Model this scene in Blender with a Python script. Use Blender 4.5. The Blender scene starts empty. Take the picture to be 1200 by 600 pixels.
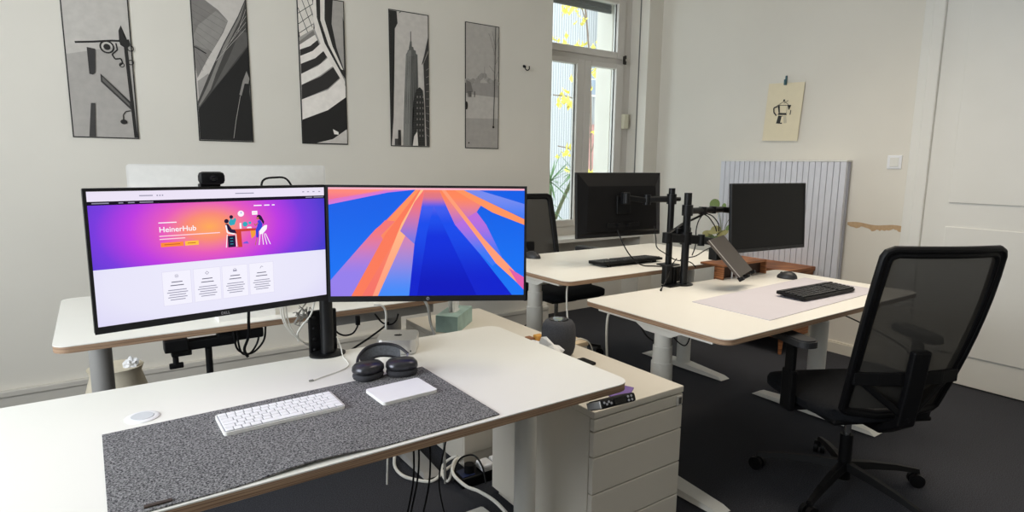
import bpy, bmesh, math, random
from mathutils import Vector, Matrix, noise

# ------------------------------------------------------------------ camera, light, exposure
scene = bpy.context.scene
COL = scene.collection
PI = math.pi
cam_data = bpy.data.cameras.new('camera')
cam_data.sensor_width = 36.0
cam_data.lens = 21.126
cam_data.clip_start = 0.02
cam = bpy.data.objects.new('camera', cam_data)
COL.objects.link(cam)
_p, _r, _y = 0.15243, -0.011636, 0.60736
_f = Vector((math.sin(_y) * math.cos(_p), math.cos(_y) * math.cos(_p), -math.sin(_p)))
_rt = Vector((math.cos(_y), -math.sin(_y), 0))
_dn = _f.cross(_rt)
_rr = _rt * math.cos(_r) + _dn * math.sin(_r)
_dd = _dn * math.cos(_r) - _rt * math.sin(_r)
_m = Matrix((_rr, -_dd, -_f)).transposed().to_4x4()
_m.translation = Vector((0, 0, 1.36))
cam.matrix_world = _m
scene.camera = cam
vs = scene.view_settings
vs.view_transform = 'Standard'
vs.look = 'None'
vs.gamma = 1.0
vs.use_curve_mapping = False
vs.exposure = 0.0

world = bpy.data.worlds.new('overcast_sky')
scene.world = world
world.use_nodes = True
wn = world.node_tree.nodes
wn['Background'].inputs[0].default_value = (0.86, 0.93, 1.0, 1)
wn['Background'].inputs[1].default_value = 3.6


def area(name, loc, direction, sx, sy, power, color, spread=180):
    d = bpy.data.lights.new(name, 'AREA')
    d.shape = 'RECTANGLE'
    d.size, d.size_y = sx, sy
    d.energy = power
    d.color = color
    d.spread = math.radians(spread)
    o = bpy.data.objects.new(name, d)
    o.location = loc
    o.rotation_euler = Vector(direction).to_track_quat('-Z', 'Y').to_euler()
    COL.objects.link(o)
    return o


# daylight entering through the windows of the room (left wall, street wall) and the one in view
area('daylight_left_window', (-1.86, 1.5, 1.85), (1, 0, -0.15), 2.2, 1.7, 77, (0.89, 0.945, 1.0))
area('ceiling_lamp_light', (2.7, 1.6, 3.1), (0, 0, -1), 1.6, 1.8, 27, (1.0, 0.87, 0.70), 112)

# ------------------------------------------------------------------ materials
MATS = {}


def srgb(r, g, b):
    def c(v):
        v /= 255.0
        return v / 12.92 if v <= 0.04045 else ((v + 0.055) / 1.055) ** 2.4
    return (c(r), c(g), c(b), 1)


def mat(name, rgb, rough=0.5, metal=0.0, noise_scale=0, noise_amt=0.0, bump=0.0, spec=0.5, bump_scale=None, coat=0.0, sheen=0.0, alpha=None):
    if name in MATS:
        return MATS[name]
    m = bpy.data.materials.new(name)
    m.use_nodes = True
    nt = m.node_tree
    b = nt.nodes['Principled BSDF']
    b.inputs['Base Color'].default_value = srgb(*rgb)
    b.inputs['Roughness'].default_value = rough
    b.inputs['Metallic'].default_value = metal
    b.inputs['Specular IOR Level'].default_value = spec
    b.inputs['Coat Weight'].default_value = coat
    b.inputs['Sheen Weight'].default_value = sheen
    if noise_scale:
        tc = nt.nodes.new('ShaderNodeTexCoord')
        nz = nt.nodes.new('ShaderNodeTexNoise')
        nz.inputs['Scale'].default_value = noise_scale
        nz.inputs['Detail'].default_value = 3
        nt.links.new(tc.outputs['Object'], nz.inputs['Vector'])
        ramp = nt.nodes.new('ShaderNodeValToRGB')
        c = srgb(*rgb)
        ramp.color_ramp.elements[0].position = 0.3
        ramp.color_ramp.elements[1].position = 0.7
        ramp.color_ramp.elements[0].color = tuple(v * (1 - noise_amt) for v in c[:3]) + (1,)
        ramp.color_ramp.elements[1].color = tuple(min(1, v * (1 + noise_amt)) for v in c[:3]) + (1,)
        nt.links.new(nz.outputs['Fac'], ramp.inputs['Fac'])
        nt.links.new(ramp.outputs['Color'], b.inputs['Base Color'])
        if bump:
            nz2 = nt.nodes.new('ShaderNodeTexNoise')
            nz2.inputs['Scale'].default_value = bump_scale or noise_scale
            nt.links.new(tc.outputs['Object'], nz2.inputs['Vector'])
            bp = nt.nodes.new('ShaderNodeBump')
            bp.inputs['Strength'].default_value = bump
            bp.inputs['Distance'].default_value = 0.004
            nt.links.new(nz2.outputs['Fac'], bp.inputs['Height'])
            nt.links.new(bp.outputs['Normal'], b.inputs['Normal'])
    MATS[name] = m
    return m


def emit(name, rgb, s=1.0):
    if name in MATS:
        return MATS[name]
    m = bpy.data.materials.new(name)
    m.use_nodes = True
    b = m.node_tree.nodes['Principled BSDF']
    b.inputs['Base Color'].default_value = (0.0, 0.0, 0.0, 1)
    b.inputs['Specular IOR Level'].default_value = 0.15
    b.inputs['Roughness'].default_value = 0.4
    b.inputs['Emission Color'].default_value = srgb(*rgb)
    b.inputs['Emission Strength'].default_value = s
    MATS[name] = m
    return m


WALL = mat('wall_paint', (227, 222, 211), 0.85, noise_scale=2.2, noise_amt=0.02, bump=0.08, bump_scale=60)
CEIL = mat('ceiling_paint', (232, 230, 224), 0.9, noise_scale=3, noise_amt=0.01)
TRIMW = mat('trim_paint', (228, 226, 219), 0.45, noise_scale=4, noise_amt=0.015)
CARPET = mat('charcoal_carpet', (60, 61, 66), 0.97, noise_scale=260, noise_amt=0.55, bump=0.6, spec=0.1, bump_scale=300)
LAM = mat('white_laminate', (236, 234, 227), 0.38, noise_scale=1.5, noise_amt=0.01)
STEELW = mat('white_powder_steel', (222, 221, 215), 0.42, noise_scale=12, noise_amt=0.015)
STEELG = mat('grey_powder_steel', (150, 148, 144), 0.45, noise_scale=12, noise_amt=0.02)
PED = mat('pedestal_lacquer', (216, 210, 198), 0.45, noise_scale=3, noise_amt=0.015)
BLK = mat('black_plastic', (12, 12, 14), 0.5, noise_scale=40, noise_amt=0.1, spec=0.22)
BLKS = mat('satin_black_steel', (16, 17, 19), 0.38, metal=0.1, noise_scale=30, noise_amt=0.1, spec=0.35)
BEZ = mat('monitor_bezel', (18, 19, 22), 0.35, noise_scale=30, noise_amt=0.1)
BLKF = mat('black_fabric', (24, 25, 28), 0.95, noise_scale=200, noise_amt=0.3, bump=0.3, spec=0.15)
SCRD = mat('dark_screen', (14, 14, 15), 0.4, noise_scale=2, noise_amt=0.03, spec=0.25)
ALU = mat('aluminium', (205, 204, 202), 0.32, metal=0.85, noise_scale=60, noise_amt=0.02)
ALUW = mat('pale_aluminium', (238, 236, 231), 0.42, metal=0.05, noise_scale=60, noise_amt=0.02)
WPL = mat('white_plastic', (238, 238, 240), 0.4, noise_scale=20, noise_amt=0.01)
KEYG = mat('keycap_gap_grey', (158, 159, 165), 0.5, noise_scale=20, noise_amt=0.02)
WCAB = mat('white_cable', (226, 224, 216), 0.5, noise_scale=20, noise_amt=0.02)
GCAB = mat('grey_cable', (140, 138, 132), 0.55, noise_scale=20, noise_amt=0.02)


def felt_mat():
    m = mat('grey_felt', (112, 112, 116), 0.98, noise_scale=170, noise_amt=0.0, spec=0.05)
    nt = m.node_tree
    b = nt.nodes['Principled BSDF']
    tc = nt.nodes.new('ShaderNodeTexCoord')
    a = nt.nodes.new('ShaderNodeTexNoise')
    a.inputs['Scale'].default_value = 240
    a.inputs['Detail'].default_value = 6
    a.inputs['Roughness'].default_value = 0.75
    nt.links.new(tc.outputs['Object'], a.inputs['Vector'])
    r = nt.nodes.new('ShaderNodeValToRGB')
    r.color_ramp.elements[0].position = 0.40
    r.color_ramp.elements[0].color = srgb(38, 38, 42)
    r.color_ramp.elements[1].position = 0.62
    r.color_ramp.elements[1].color = srgb(160, 159, 160)
    nt.links.new(a.outputs['Fac'], r.inputs['Fac'])
    nt.links.new(r.outputs['Color'], b.inputs['Base Color'])
    return m


FELT = felt_mat()


def ply_mat(name, c1, c2, axis_scale):
    m = mat(name, c1, 0.6)
    nt = m.node_tree
    b = nt.nodes['Principled BSDF']
    tc = nt.nodes.new('ShaderNodeTexCoord')
    mp = nt.nodes.new('ShaderNodeMapping')
    mp.inputs['Scale'].default_value = (1.5, 1.5, axis_scale)
    nt.links.new(tc.outputs['Object'], mp.inputs['Vector'])
    nz = nt.nodes.new('ShaderNodeTexNoise')
    nz.inputs['Scale'].default_value = 3
    nt.links.new(mp.outputs['Vector'], nz.inputs['Vector'])
    r = nt.nodes.new('ShaderNodeValToRGB')
    r.color_ramp.elements[0].position = 0.4
    r.color_ramp.elements[0].color = srgb(*c1)
    r.color_ramp.elements[1].position = 0.6
    r.color_ramp.elements[1].color = srgb(*c2)
    nt.links.new(nz.outputs['Fac'], r.inputs['Fac'])
    nt.links.new(r.outputs['Color'], b.inputs['Base Color'])
    return m


PLY = ply_mat('plywood_edge', (132, 104, 82), (176, 146, 118), 150)
WOOD = ply_mat('brown_wood', (120, 72, 42), (172, 112, 68), 40)


def mesh_fabric():
    m = bpy.data.materials.new('chair_mesh_net')
    m.use_nodes = True
    nt = m.node_tree
    b = nt.nodes['Principled BSDF']
    b.inputs['Base Color'].default_value = srgb(52, 50, 46)
    b.inputs['Roughness'].default_value = 0.9
    t = nt.nodes.new('ShaderNodeBsdfTransparent')
    mx = nt.nodes.new('ShaderNodeMixShader')
    wv = nt.nodes.new('ShaderNodeTexWave')
    wv.inputs['Scale'].default_value = 70
    wv.bands_direction = 'Z'
    tc = nt.nodes.new('ShaderNodeTexCoord')
    nt.links.new(tc.outputs['Object'], wv.inputs['Vector'])
    mr = nt.nodes.new('ShaderNodeMapRange')
    mr.inputs['To Min'].default_value = 0.88
    mr.inputs['To Max'].default_value = 0.98
    nt.links.new(wv.outputs['Fac'], mr.inputs['Value'])
    nt.links.new(mr.outputs['Result'], mx.inputs['Fac'])
    nt.links.new(t.outputs['BSDF'], mx.inputs[1])
    nt.links.new(b.outputs['BSDF'], mx.inputs[2])
    nt.links.new(mx.outputs['Shader'], nt.nodes['Material Output'].inputs['Surface'])
    return m


NET = mesh_fabric()


def glass_mat():
    m = bpy.data.materials.new('window_glass')
    m.use_nodes = True
    nt = m.node_tree
    nt.nodes.remove(nt.nodes['Principled BSDF'])
    g = nt.nodes.new('ShaderNodeBsdfGlossy')
    g.inputs['Roughness'].default_value = 0.02
    t = nt.nodes.new('ShaderNodeBsdfTransparent')
    t.inputs['Color'].default_value = (0.94, 0.97, 0.96, 1)
    mx = nt.nodes.new('ShaderNodeMixShader')
    mx.inputs['Fac'].default_value = 0.06
    nt.links.new(t.outputs['BSDF'], mx.inputs[1])
    nt.links.new(g.outputs['BSDF'], mx.inputs[2])
    nt.links.new(mx.outputs['Shader'], nt.nodes['Material Output'].inputs['Surface'])
    return m


GLASS = glass_mat()


def grey(v):
    v = v if v < 80 else min(250, int(80 + (v - 80) * 1.35))
    return mat('print_grey_%03d' % v, (v, int(v * 0.975), int(v * 0.94)), 0.6, noise_scale=25, noise_amt=0.06)


# ------------------------------------------------------------------ mesh helpers
class MB:
    def __init__(self, origin=(0, 0, 0)):
        self.v, self.f, self.mi, self.o = [], [], [], Vector(origin)

    def add(self, vs_, fs, mi=0, M=None):
        n = len(self.v)
        for p in vs_:
            p = Vector(p)
            if M is not None:
                p = M @ p
            self.v.append(p - self.o)
        for f in fs:
            self.f.append([i + n for i in f])
            self.mi.append(mi)
        return self

    def box(self, a, b, mi=0, bev=0.0, M=None):
        x0, y0, z0 = (min(a[i], b[i]) for i in range(3))
        x1, y1, z1 = (max(a[i], b[i]) for i in range(3))
        if bev <= 0:
            vv = [(x0, y0, z0), (x1, y0, z0), (x1, y1, z0), (x0, y1, z0), (x0, y0, z1), (x1, y0, z1), (x1, y1, z1), (x0, y1, z1)]
            ff = [(0, 3, 2, 1), (4, 5, 6, 7), (0, 1, 5, 4), (1, 2, 6, 5), (2, 3, 7, 6), (3, 0, 4, 7)]
            return self.add(vv, ff, mi, M)
        bm = bmesh.new()
        bmesh.ops.create_cube(bm, size=1)
        bmesh.ops.scale(bm, vec=(x1 - x0, y1 - y0, z1 - z0), verts=bm.verts)
        bmesh.ops.translate(bm, vec=((x0 + x1) / 2, (y0 + y1) / 2, (z0 + z1) / 2), verts=bm.verts)
        bev = min(bev, 0.49 * min(x1 - x0, y1 - y0, z1 - z0))
        bmesh.ops.bevel(bm, geom=list(bm.edges), offset=bev, segments=2, profile=0.5, affect='EDGES')
        return self.bm(bm, mi, M)

    def bm(self, bm, mi=0, M=None):
        bm.verts.ensure_lookup_table()
        bm.verts.index_update()
        self.add([v.co.copy() for v in bm.verts], [[v.index for v in f.verts] for f in bm.faces], mi, M)
        bm.free()
        return self

    def prism(self, pts, z0, z1, mi=0, side=None, M=None):
        n = len(pts)
        vv = [(p[0], p[1], z0) for p in pts] + [(p[0], p[1], z1) for p in pts]
        self.add(vv, [list(range(n))[::-1], list(range(n, 2 * n))], mi, M)
        self.add(vv, [(i, (i + 1) % n, n + (i + 1) % n, n + i) for i in range(n)], mi if side is None else side, M)
        return self

    def tube(self, pts, r, mi=0, seg=8, M=None, radii=None, cap=True):
        pts = [Vector(p) for p in pts]
        n = len(pts)
        t0 = (pts[1] - pts[0]).normalized()
        up = Vector((0, 0, 1)) if abs(t0.z) < 0.9 else Vector((1, 0, 0))
        a = t0.cross(up).normalized()
        vv = []
        for i, p in enumerate(pts):
            t = (pts[min(i + 1, n - 1)] - pts[max(i - 1, 0)]).normalized()
            a = (a - t * a.dot(t)).normalized()
            b = t.cross(a)
            rr = radii[i] if radii else r
            for k in range(seg):
                th = 2 * PI * k / seg
                vv.append(p + (a * math.cos(th) + b * math.sin(th)) * rr)
        ff = []
        for i in range(n - 1):
            for k in range(seg):
                ff.append((i * seg + k, i * seg + (k + 1) % seg, (i + 1) * seg + (k + 1) % seg, (i + 1) * seg + k))
        if cap:
            ff.append(tuple(range(seg))[::-1])
            ff.append(tuple(range((n - 1) * seg, n * seg)))
        return self.add(vv, ff, mi, M)

    def lathe(self, prof, c=(0, 0, 0), seg=32, mi=0, sx=1, sy=1, M=None, power=2.0):
        vv, ff = [], []
        n = len(prof)
        for (r, z) in prof:
            for k in range(seg):
                th = 2 * PI * k / seg
                cx, sy_ = math.cos(th), math.sin(th)
                if power != 2.0:
                    cx = math.copysign(abs(cx) ** (2 / power), cx)
                    sy_ = math.copysign(abs(sy_) ** (2 / power), sy_)
                vv.append((c[0] + r * sx * cx, c[1] + r * sy * sy_, c[2] + z))
        for i in range(n - 1):
            for k in range(seg):
                ff.append((i * seg + k, i * seg + (k + 1) % seg, (i + 1) * seg + (k + 1) % seg, (i + 1) * seg + k))
        ff.append(tuple(range(seg))[::-1])
        ff.append(tuple(range((n - 1) * seg, n * seg)))
        return self.add(vv, ff, mi, M)

    def cyl(self, p0, p1, r, mi=0, seg=20, r2=None, M=None):
        return self.tube([p0, p1], r, mi, seg, M, radii=[r, r if r2 is None else r2])

    def build(self, name, mats, parent=None, smooth=True, loc=None, angle=35):
        me = bpy.data.meshes.new(name)
        me.from_pydata([tuple(v) for v in self.v], [], self.f)
        mats = mats if isinstance(mats, (list, tuple)) else [mats]
        for m in mats:
            me.materials.append(m)
        for p, i in zip(me.polygons, self.mi):
            p.material_index = min(i, len(mats) - 1)
        bm = bmesh.new()
        bm.from_mesh(me)
        if smooth:
            for f in bm.faces:
                f.smooth = True
            for e in bm.edges:
                if len(e.link_faces) == 2 and e.calc_face_angle(0) > math.radians(angle):
                    e.smooth = False
                elif len(e.link_faces) != 2:
                    e.smooth = False
        bm.to_mesh(me)
        bm.free()
        o = bpy.data.objects.new(name, me)
        if parent is not None:
            o.parent = parent
        elif loc is not None:
            o.location = loc
        else:
            o.location = self.o
        COL.objects.link(o)
        return o


def tag(o, label=None, cat=None, group=None, kind=None):
    if label:
        o['label'] = label
    if cat:
        o['category'] = cat
    if group:
        o['group'] = group
    if kind:
        o['kind'] = kind
    return o


def thing(name, label, cat, loc=(0, 0, 0), rz=0.0, group=None, rot=None):
    o = bpy.data.objects.new(name, None)
    o.empty_display_size = 0.05
    o.location = loc
    o.rotation_euler = rot if rot else (0, 0, rz)
    COL.objects.link(o)
    return tag(o, label, cat, group)


def struct(name, mb, m, parent=None, smooth=False):
    o = mb.build(name, m, parent, smooth=smooth)
    if parent is None:
        o['kind'] = 'structure'
    return o


def copy_tree(o, parent=None):
    c = o.copy()
    COL.objects.link(c)
    if parent is not None:
        c.parent = parent
    for ch in list(o.children):
        copy_tree(ch, c)
    return c


def smooth_path(pts, n=8):
    pts = [Vector(p) for p in pts]
    out = []
    for i in range(len(pts) - 1):
        p0, p1, p2, p3 = pts[max(i - 1, 0)], pts[i], pts[i + 1], pts[min(i + 2, len(pts) - 1)]
        for k in range(n):
            t = k / n
            out.append(0.5 * ((2 * p1) + (p2 - p0) * t + (2 * p0 - 5 * p1 + 4 * p2 - p3) * t * t + (3 * p1 - p0 - 3 * p2 + p3) * t ** 3))
    out.append(pts[-1])
    return out


def cable(name, label, pts, r, m, group=None, parent=None, cat='cable', n=8):
    p = smooth_path(pts, n)
    mb = MB(p[0] if parent is None else (0, 0, 0))
    mb.tube(p, r, seg=8)
    o = mb.build(name, m, parent)
    if parent is None:
        tag(o, label, cat, group)
    return o


def rrect(x0, y0, x1, y1, r, n=5):
    pts = []
    for cx, cy, a0 in ((x1 - r, y0 + r, -90), (x1 - r, y1 - r, 0), (x0 + r, y1 - r, 90), (x0 + r, y0 + r, 180)):
        for k in range(n + 1):
            a = math.radians(a0 + 90 * k / n)
            pts.append((cx + r * math.cos(a), cy + r * math.sin(a)))
    return pts


class Art:
    """flat coloured shapes on a vertical sheet: x to the right, z up, facing -y; layers stand 0.3 mm apart"""
    def __init__(self, y0=0.0, step=0.0003):
        self.mb, self.mats, self.k, self.y0, self.step = MB(), [], 0, y0, step

    def idx(self, m):
        if m not in self.mats:
            self.mats.append(m)
        return self.mats.index(m)

    def poly(self, pts, m, layer=None):
        if layer is None:
            self.k += 1
            layer = self.k
        y = self.y0 - layer * self.step
        a = sum(pts[i][0] * pts[(i + 1) % len(pts)][1] - pts[(i + 1) % len(pts)][0] * pts[i][1] for i in range(len(pts)))
        if a < 0:
            pts = pts[::-1]
        bm = bmesh.new()
        bv = [bm.verts.new((p[0], y, p[1])) for p in pts]
        try:
            bm.faces.new(bv)
            bmesh.ops.triangulate(bm, faces=bm.faces[:])
        except ValueError:
            pass
        bmesh.ops.recalc_face_normals(bm, faces=bm.faces[:])
        for f in bm.faces:
            f.normal_update()
            if f.normal.y > 0:
                f.normal_flip()
        self.mb.bm(bm, self.idx(m))

    def rect(self, x0, z0, x1, z1, m, layer=None):
        self.poly([(x0, z0), (x1, z0), (x1, z1), (x0, z1)], m, layer)

    def disc(self, cx, cz, r, m, layer=None, rz=None, n=16):
        self.poly([(cx + r * math.cos(2 * PI * k / n), cz + (rz or r) * math.sin(2 * PI * k / n)) for k in range(n)], m, layer)

    def line(self, pts, w, m, layer=None):
        if layer is None:
            self.k += 1
            layer = self.k
        for a, b in zip(pts[:-1], pts[1:]):
            d = Vector((b[0] - a[0], b[1] - a[1]))
            if d.length < 1e-6:
                continue
            d.normalize()
            n = Vector((-d.y, d.x)) * w / 2
            self.poly([(a[0] - n.x, a[1] - n.y), (b[0] - n.x, b[1] - n.y), (b[0] + n.x, b[1] + n.y), (a[0] + n.x, a[1] + n.y)], m, layer)

    def ring(self, cx, cz, r, w, m, layer=None, n=20, a0=0, a1=360):
        pts = [(cx + r * math.cos(math.radians(a0 + (a1 - a0) * k / n)), cz + r * math.sin(math.radians(a0 + (a1 - a0) * k / n))) for k in range(n + 1)]
        self.line(pts, w, m, layer)

    def text(self, s, x, z, size, m, align='LEFT'):
        cu = bpy.data.curves.new('lettering', 'FONT')
        cu.body = s
        cu.size = size
        cu.align_x = align
        cu.offset = size * 0.012
        ob = bpy.data.objects.new('lettering', cu)
        COL.objects.link(ob)
        dg = bpy.context.evaluated_depsgraph_get()
        me = bpy.data.meshes.new_from_object(ob.evaluated_get(dg))
        self.k += 1
        y = self.y0 - self.k * self.step
        vv = [(x + v.co.x, y, z + v.co.y) for v in me.vertices]
        self.mb.add(vv, [list(p.vertices) for p in me.polygons], self.idx(m))
        bpy.data.objects.remove(ob)
        bpy.data.curves.remove(cu)
        bpy.data.meshes.remove(me)

    def build(self, name, parent):
        return self.mb.build(name, self.mats, parent, smooth=False)


# ------------------------------------------------------------------ room shell
XL, XR, YF, YB, ZC = -2.0, 4.45, -2.0, 4.0, 3.3
struct('floor', MB().box((XL - 0.3, YF - 0.3, -0.1), (XR + 0.3, YB + 0.6, 0)), CARPET)
struct('ceiling', MB().box((XL - 0.3, YF - 0.3, ZC), (XR + 0.3, YB + 0.6, ZC + 0.1)), CEIL)
WX0, WX1, WZ0, WZ1 = 3.155, 4.27, 0.72, 3.02
wb = MB()
wb.box((XL - 0.3, YB, 0), (WX0, YB + 0.55, ZC))
wb.box((WX1, YB, 0), (XR + 0.3, YB + 0.55, ZC))
wb.box((WX0, YB + 0.22, 0), (WX1, YB + 0.55, WZ0))
wb.box((WX0, YB, WZ1), (WX1, YB + 0.55, ZC))
wb.box((WX1 - 0.13, YB + 0.34, WZ0), (WX1, YB + 0.55, WZ1))
struct('wall_back', wb, WALL)
wr = struct('wall_right', MB().box((XR, YF - 0.3, 0), (XR + 0.3, YB, ZC)), WALL)
# worn strip of bare filler where a dado rail was taken off
random.seed(4)
pp, n = [], 34
for i in range(n + 1):
    t = i / n
    y = 2.17 - 0.36 * t
    pp.append((y, 0.972 + 0.006 * math.sin(t * 9)))
low = []
for i in range(n + 1):
    t = i / n
    y = 2.17 - 0.36 * t
    d = 0.018 + 0.014 * abs(math.sin(t * 11)) + random.uniform(0, 0.008)
    if 0.45 < t < 0.62:
        d += 0.014
    low.append((y, 0.972 - d))
poly = pp + low[::-1]
mb = MB()
vv = [(XR - 0.0015, p[0], p[1]) for p in poly]
fs = []
N = len(poly)
for i in range(n):
    fs.append((i, i + 1, N - 2 - i, N - 1 - i))
mb.add(vv, fs)
mb.build('bare_plaster_strip', mat('bare_plaster', (196, 166, 130), 0.95, noise_scale=40, noise_amt=0.08), wr, smooth=False)
# left wall and street wall with their window openings
wl = MB()
wl.box((XL - 0.3, YF, 0), (XL, YB, 0.95))
wl.box((XL - 0.3, YF, 2.75), (XL, YB, ZC))
wl.box((XL - 0.3, YF, 0.95), (XL, 0.2, 2.75))
wl.box((XL - 0.3, 2.6, 0.95), (XL, YB, 2.75))
struct('wall_left', wl, WALL)
wf = MB()
wf.box((XL, YF - 0.3, 0), (XR, YF, ZC))
struct('wall_front', wf, WALL)
for nm, (a, b, hz) in {'window_2': ((XL - 0.15, 0.2, 0.95), (XL - 0.08, 2.6, 2.75), 1)}.items():
    f = MB()
    ax = 1 if hz else 0
    lo, hi = a[ax], b[ax]
    for t in (0, 0.5, 1):
        c = lo + (hi - lo) * t
        p, q = list(a), list(b)
        p[ax], q[ax] = max(lo, c - 0.05), min(hi, c + 0.05)
        f.box(p, q)
    f.box(a, (b[0], b[1], a[2] + 0.07))
    f.box((a[0], a[1], b[2] - 0.07), b)
    w = struct(nm, f, TRIMW)

# skirting boards
SK = mat('skirting_paint', (205, 200, 190), 0.5, noise_scale=4, noise_amt=0.02)
b1 = MB().box((XL, YB - 0.022, 0.0), (WX0, YB, 0.13)).box((XL, YB - 0.03, 0.115), (WX0, YB, 0.15), bev=0.006)
b1.box((WX1, YB - 0.022, 0), (XR, YB, 0.14))
struct('baseboard_back', b1, SK)
b2 = MB().box((XR - 0.02, 1.9, 0.0), (XR, YB - 0.03, 0.075)).box((XR - 0.012, 1.9, 0.07), (XR, YB - 0.03, 0.085))
struct('baseboard_right', b2, mat('skirting_paint_light', (218, 213, 200), 0.5, noise_scale=4, noise_amt=0.02))

# door frame and door on the right wall
df = MB()
df.box((XR - 0.035, 1.745, 0), (XR, 1.805, 2.75), bev=0.006)
df.box((XR - 0.055, 1.68, 0), (XR, 1.75, 2.75), bev=0.008)
df.box((XR - 0.035, 0.70, 2.65), (XR, 1.745, 2.75))
df.box((XR - 0.035, 0.61, 0), (XR, 0.70, 2.75), bev=0.006)
struct('trim_1', df, TRIMW)
dd = struct('door_1', MB().box((XR - 0.03, 0.70, 0.01), (XR + 0.0, 1.68, 2.65)), TRIMW)
dp = MB()
for z0, z1 in ((0.2, 1.0), (1.15, 2.45)):
    dp.box((XR - 0.038, 0.85, z0), (XR - 0.03, 1.55, z1), bev=0.003)
dp.build('door_panel', TRIMW, dd, smooth=False)
MB().cyl((XR - 0.03, 0.80, 1.05), (XR - 0.08, 0.80, 1.05), 0.01).cyl((XR - 0.08, 0.80, 1.05), (XR - 0.08, 0.92, 1.05), 0.009).build('door_handle', ALU, dd)

# window in the recess
UPVC = mat('window_frame_paint', (214, 209, 202), 0.4, noise_scale=6, noise_amt=0.015)
Y0, Y1 = 4.22, 4.31
fr = MB()
fr.box((WX0, Y0, WZ0), (WX0 + 0.06, Y1, WZ1))
fr.box((4.185, Y0, WZ0), (WX1, Y1, WZ1), bev=0.006)
fr.box((WX0 + 0.06, Y0, WZ0), (4.185, Y1, 0.80))
fr.box((WX0 + 0.06, Y0, 2.86), (4.185, Y1, WZ1))
fr.box((WX0 + 0.06, Y0 + 0.01, 2.27), (4.185, Y1, 2.345))
win = struct('window_1', fr, UPVC)


def sash(x0, x1, z0, z1, w=0.085, w2=None):
    w2 = w2 or w
    s = MB()
    ya, yb = Y0 - 0.018, Y0 + 0.05
    s.box((x0, ya, z0), (x0 + w, yb, z1), bev=0.006)
    s.box((x1 - w2, ya, z0), (x1, yb, z1), bev=0.006)
    s.box((x0 + w, ya, z0), (x1 - w2, yb, z0 + 0.06), bev=0.006)
    s.box((x0 + w, ya, z1 - 0.045), (x1 - w2, yb, z1), bev=0.006)
    so = s.build('window_sash', UPVC, win, smooth=False)
    g = MB()
    for (a, b, c, d) in ((x0 + w, x0 + w + 0.007, z0 + 0.06, z1 - 0.045), (x1 - w2 - 0.007, x1 - w2, z0 + 0.06, z1 - 0.045)):
        g.box((a, ya + 0.03, c), (b, ya + 0.036, d))
    g.build('rubber_seal', mat('seal_rubber', (60, 60, 62), 0.7, noise_scale=30, noise_amt=0.05), so, smooth=False)
    MB().box((x0 + w, Y0 + 0.02, z0 + 0.06), (x1 - w2, Y0 + 0.026, z1 - 0.045)).build('glass_pane', GLASS, so, smooth=False)


sash(3.215, 3.69, 0.80, 2.285)
sash(3.69, 4.175, 0.80, 2.285, w=0.08, w2=0.095)
sash(3.215, 4.175, 2.33, 2.86, w=0.085, w2=0.092)
hd = MB().box((4.155, Y0 - 0.03, 2.29), (4.18, Y0 - 0.018, 2.36)).box((4.16, Y0 - 0.045, 2.335), (4.175, Y0 - 0.03, 2.365)).box((4.16, Y0 - 0.045, 2.285), (4.175, Y0 - 0.03, 2.315))
hd.build('window_hinge', mat('hinge_metal', (70, 68, 64), 0.4, metal=0.6, noise_scale=30, noise_amt=0.05), win, smooth=False)
MB().box((WX0, YB - 0.04, WZ0 - 0.03), (WX1, Y0, WZ0)).build('window_sill', TRIMW, win, smooth=False)
# lining strip in the reveal with its dark seam
struct('trim_2', MB().box((WX1 - 0.004, YB + 0.10, WZ0), (WX1, YB + 0.112, WZ1)), mat('seam_grey', (110, 108, 104), 0.8, noise_scale=30, noise_amt=0.05))
# roller shutter slats hanging outside the upper pane
sh = MB()
for k in range(7):
    z = 2.765 + k * 0.04
    sh.box((WX0 + 0.02, 4.36, z), (WX1 - 0.13, 4.385, z + 0.036), bev=0.005)
sh.build('shutter_slats', mat('shutter_grey', (120, 122, 124), 0.5, noise_scale=20, noise_amt=0.04), win, smooth=False)
tag(MB((4.19, 4.2, 1.72)).box((4.165, 4.165, 1.70), (4.225, 4.22, 1.835), bev=0.006).build('window_sensor', mat('cream_plastic', (224, 220, 196), 0.5, noise_scale=20, noise_amt=0.02)), 'small cream plastic box fixed to the window frame', 'sensor')

# ------------------------------------------------------------------ outside
OUTW = bpy.data.materials.new('white_ribbed_facade')
OUTW.use_nodes = True
_nt = OUTW.node_tree
_b = _nt.nodes['Principled BSDF']
_tc = _nt.nodes.new('ShaderNodeTexCoord')
_w = _nt.nodes.new('ShaderNodeTexWave')
_w.bands_direction = 'X'
_w.inputs['Scale'].default_value = 4.6
_nt.links.new(_tc.outputs['Object'], _w.inputs['Vector'])
_rp = _nt.nodes.new('ShaderNodeValToRGB')
_rp.color_ramp.elements[0].color = srgb(128, 131, 133)
_rp.color_ramp.elements[1].color = srgb(178, 178, 177)
_rp.color_ramp.elements[1].position = 0.45
_nt.links.new(_w.outputs['Fac'], _rp.inputs['Fac'])
_nt.links.new(_rp.outputs['Color'], _b.inputs['Base Color'])
_b.inputs['Roughness'].default_value = 0.9
bl = thing('neighbouring_building', 'pale ribbed building across the yard seen through the window', 'building', (9, 11, -3))
bm_ = MB()
bm_.box((-6, 0, 0), (1.05, 1, 12))
bm_.build('facade', OUTW, bl, smooth=False)
MB().box((1.05, -0.5, 0), (7, 1, 12)).build('side_wing', OUTW, bl, smooth=False)
wnm = mat('far_window_glass', (150, 160, 172), 0.3, noise_scale=2, noise_amt=0.1)
redm = mat('red_brick', (190, 140, 132), 0.9, noise_scale=8, noise_amt=0.15)
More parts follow.
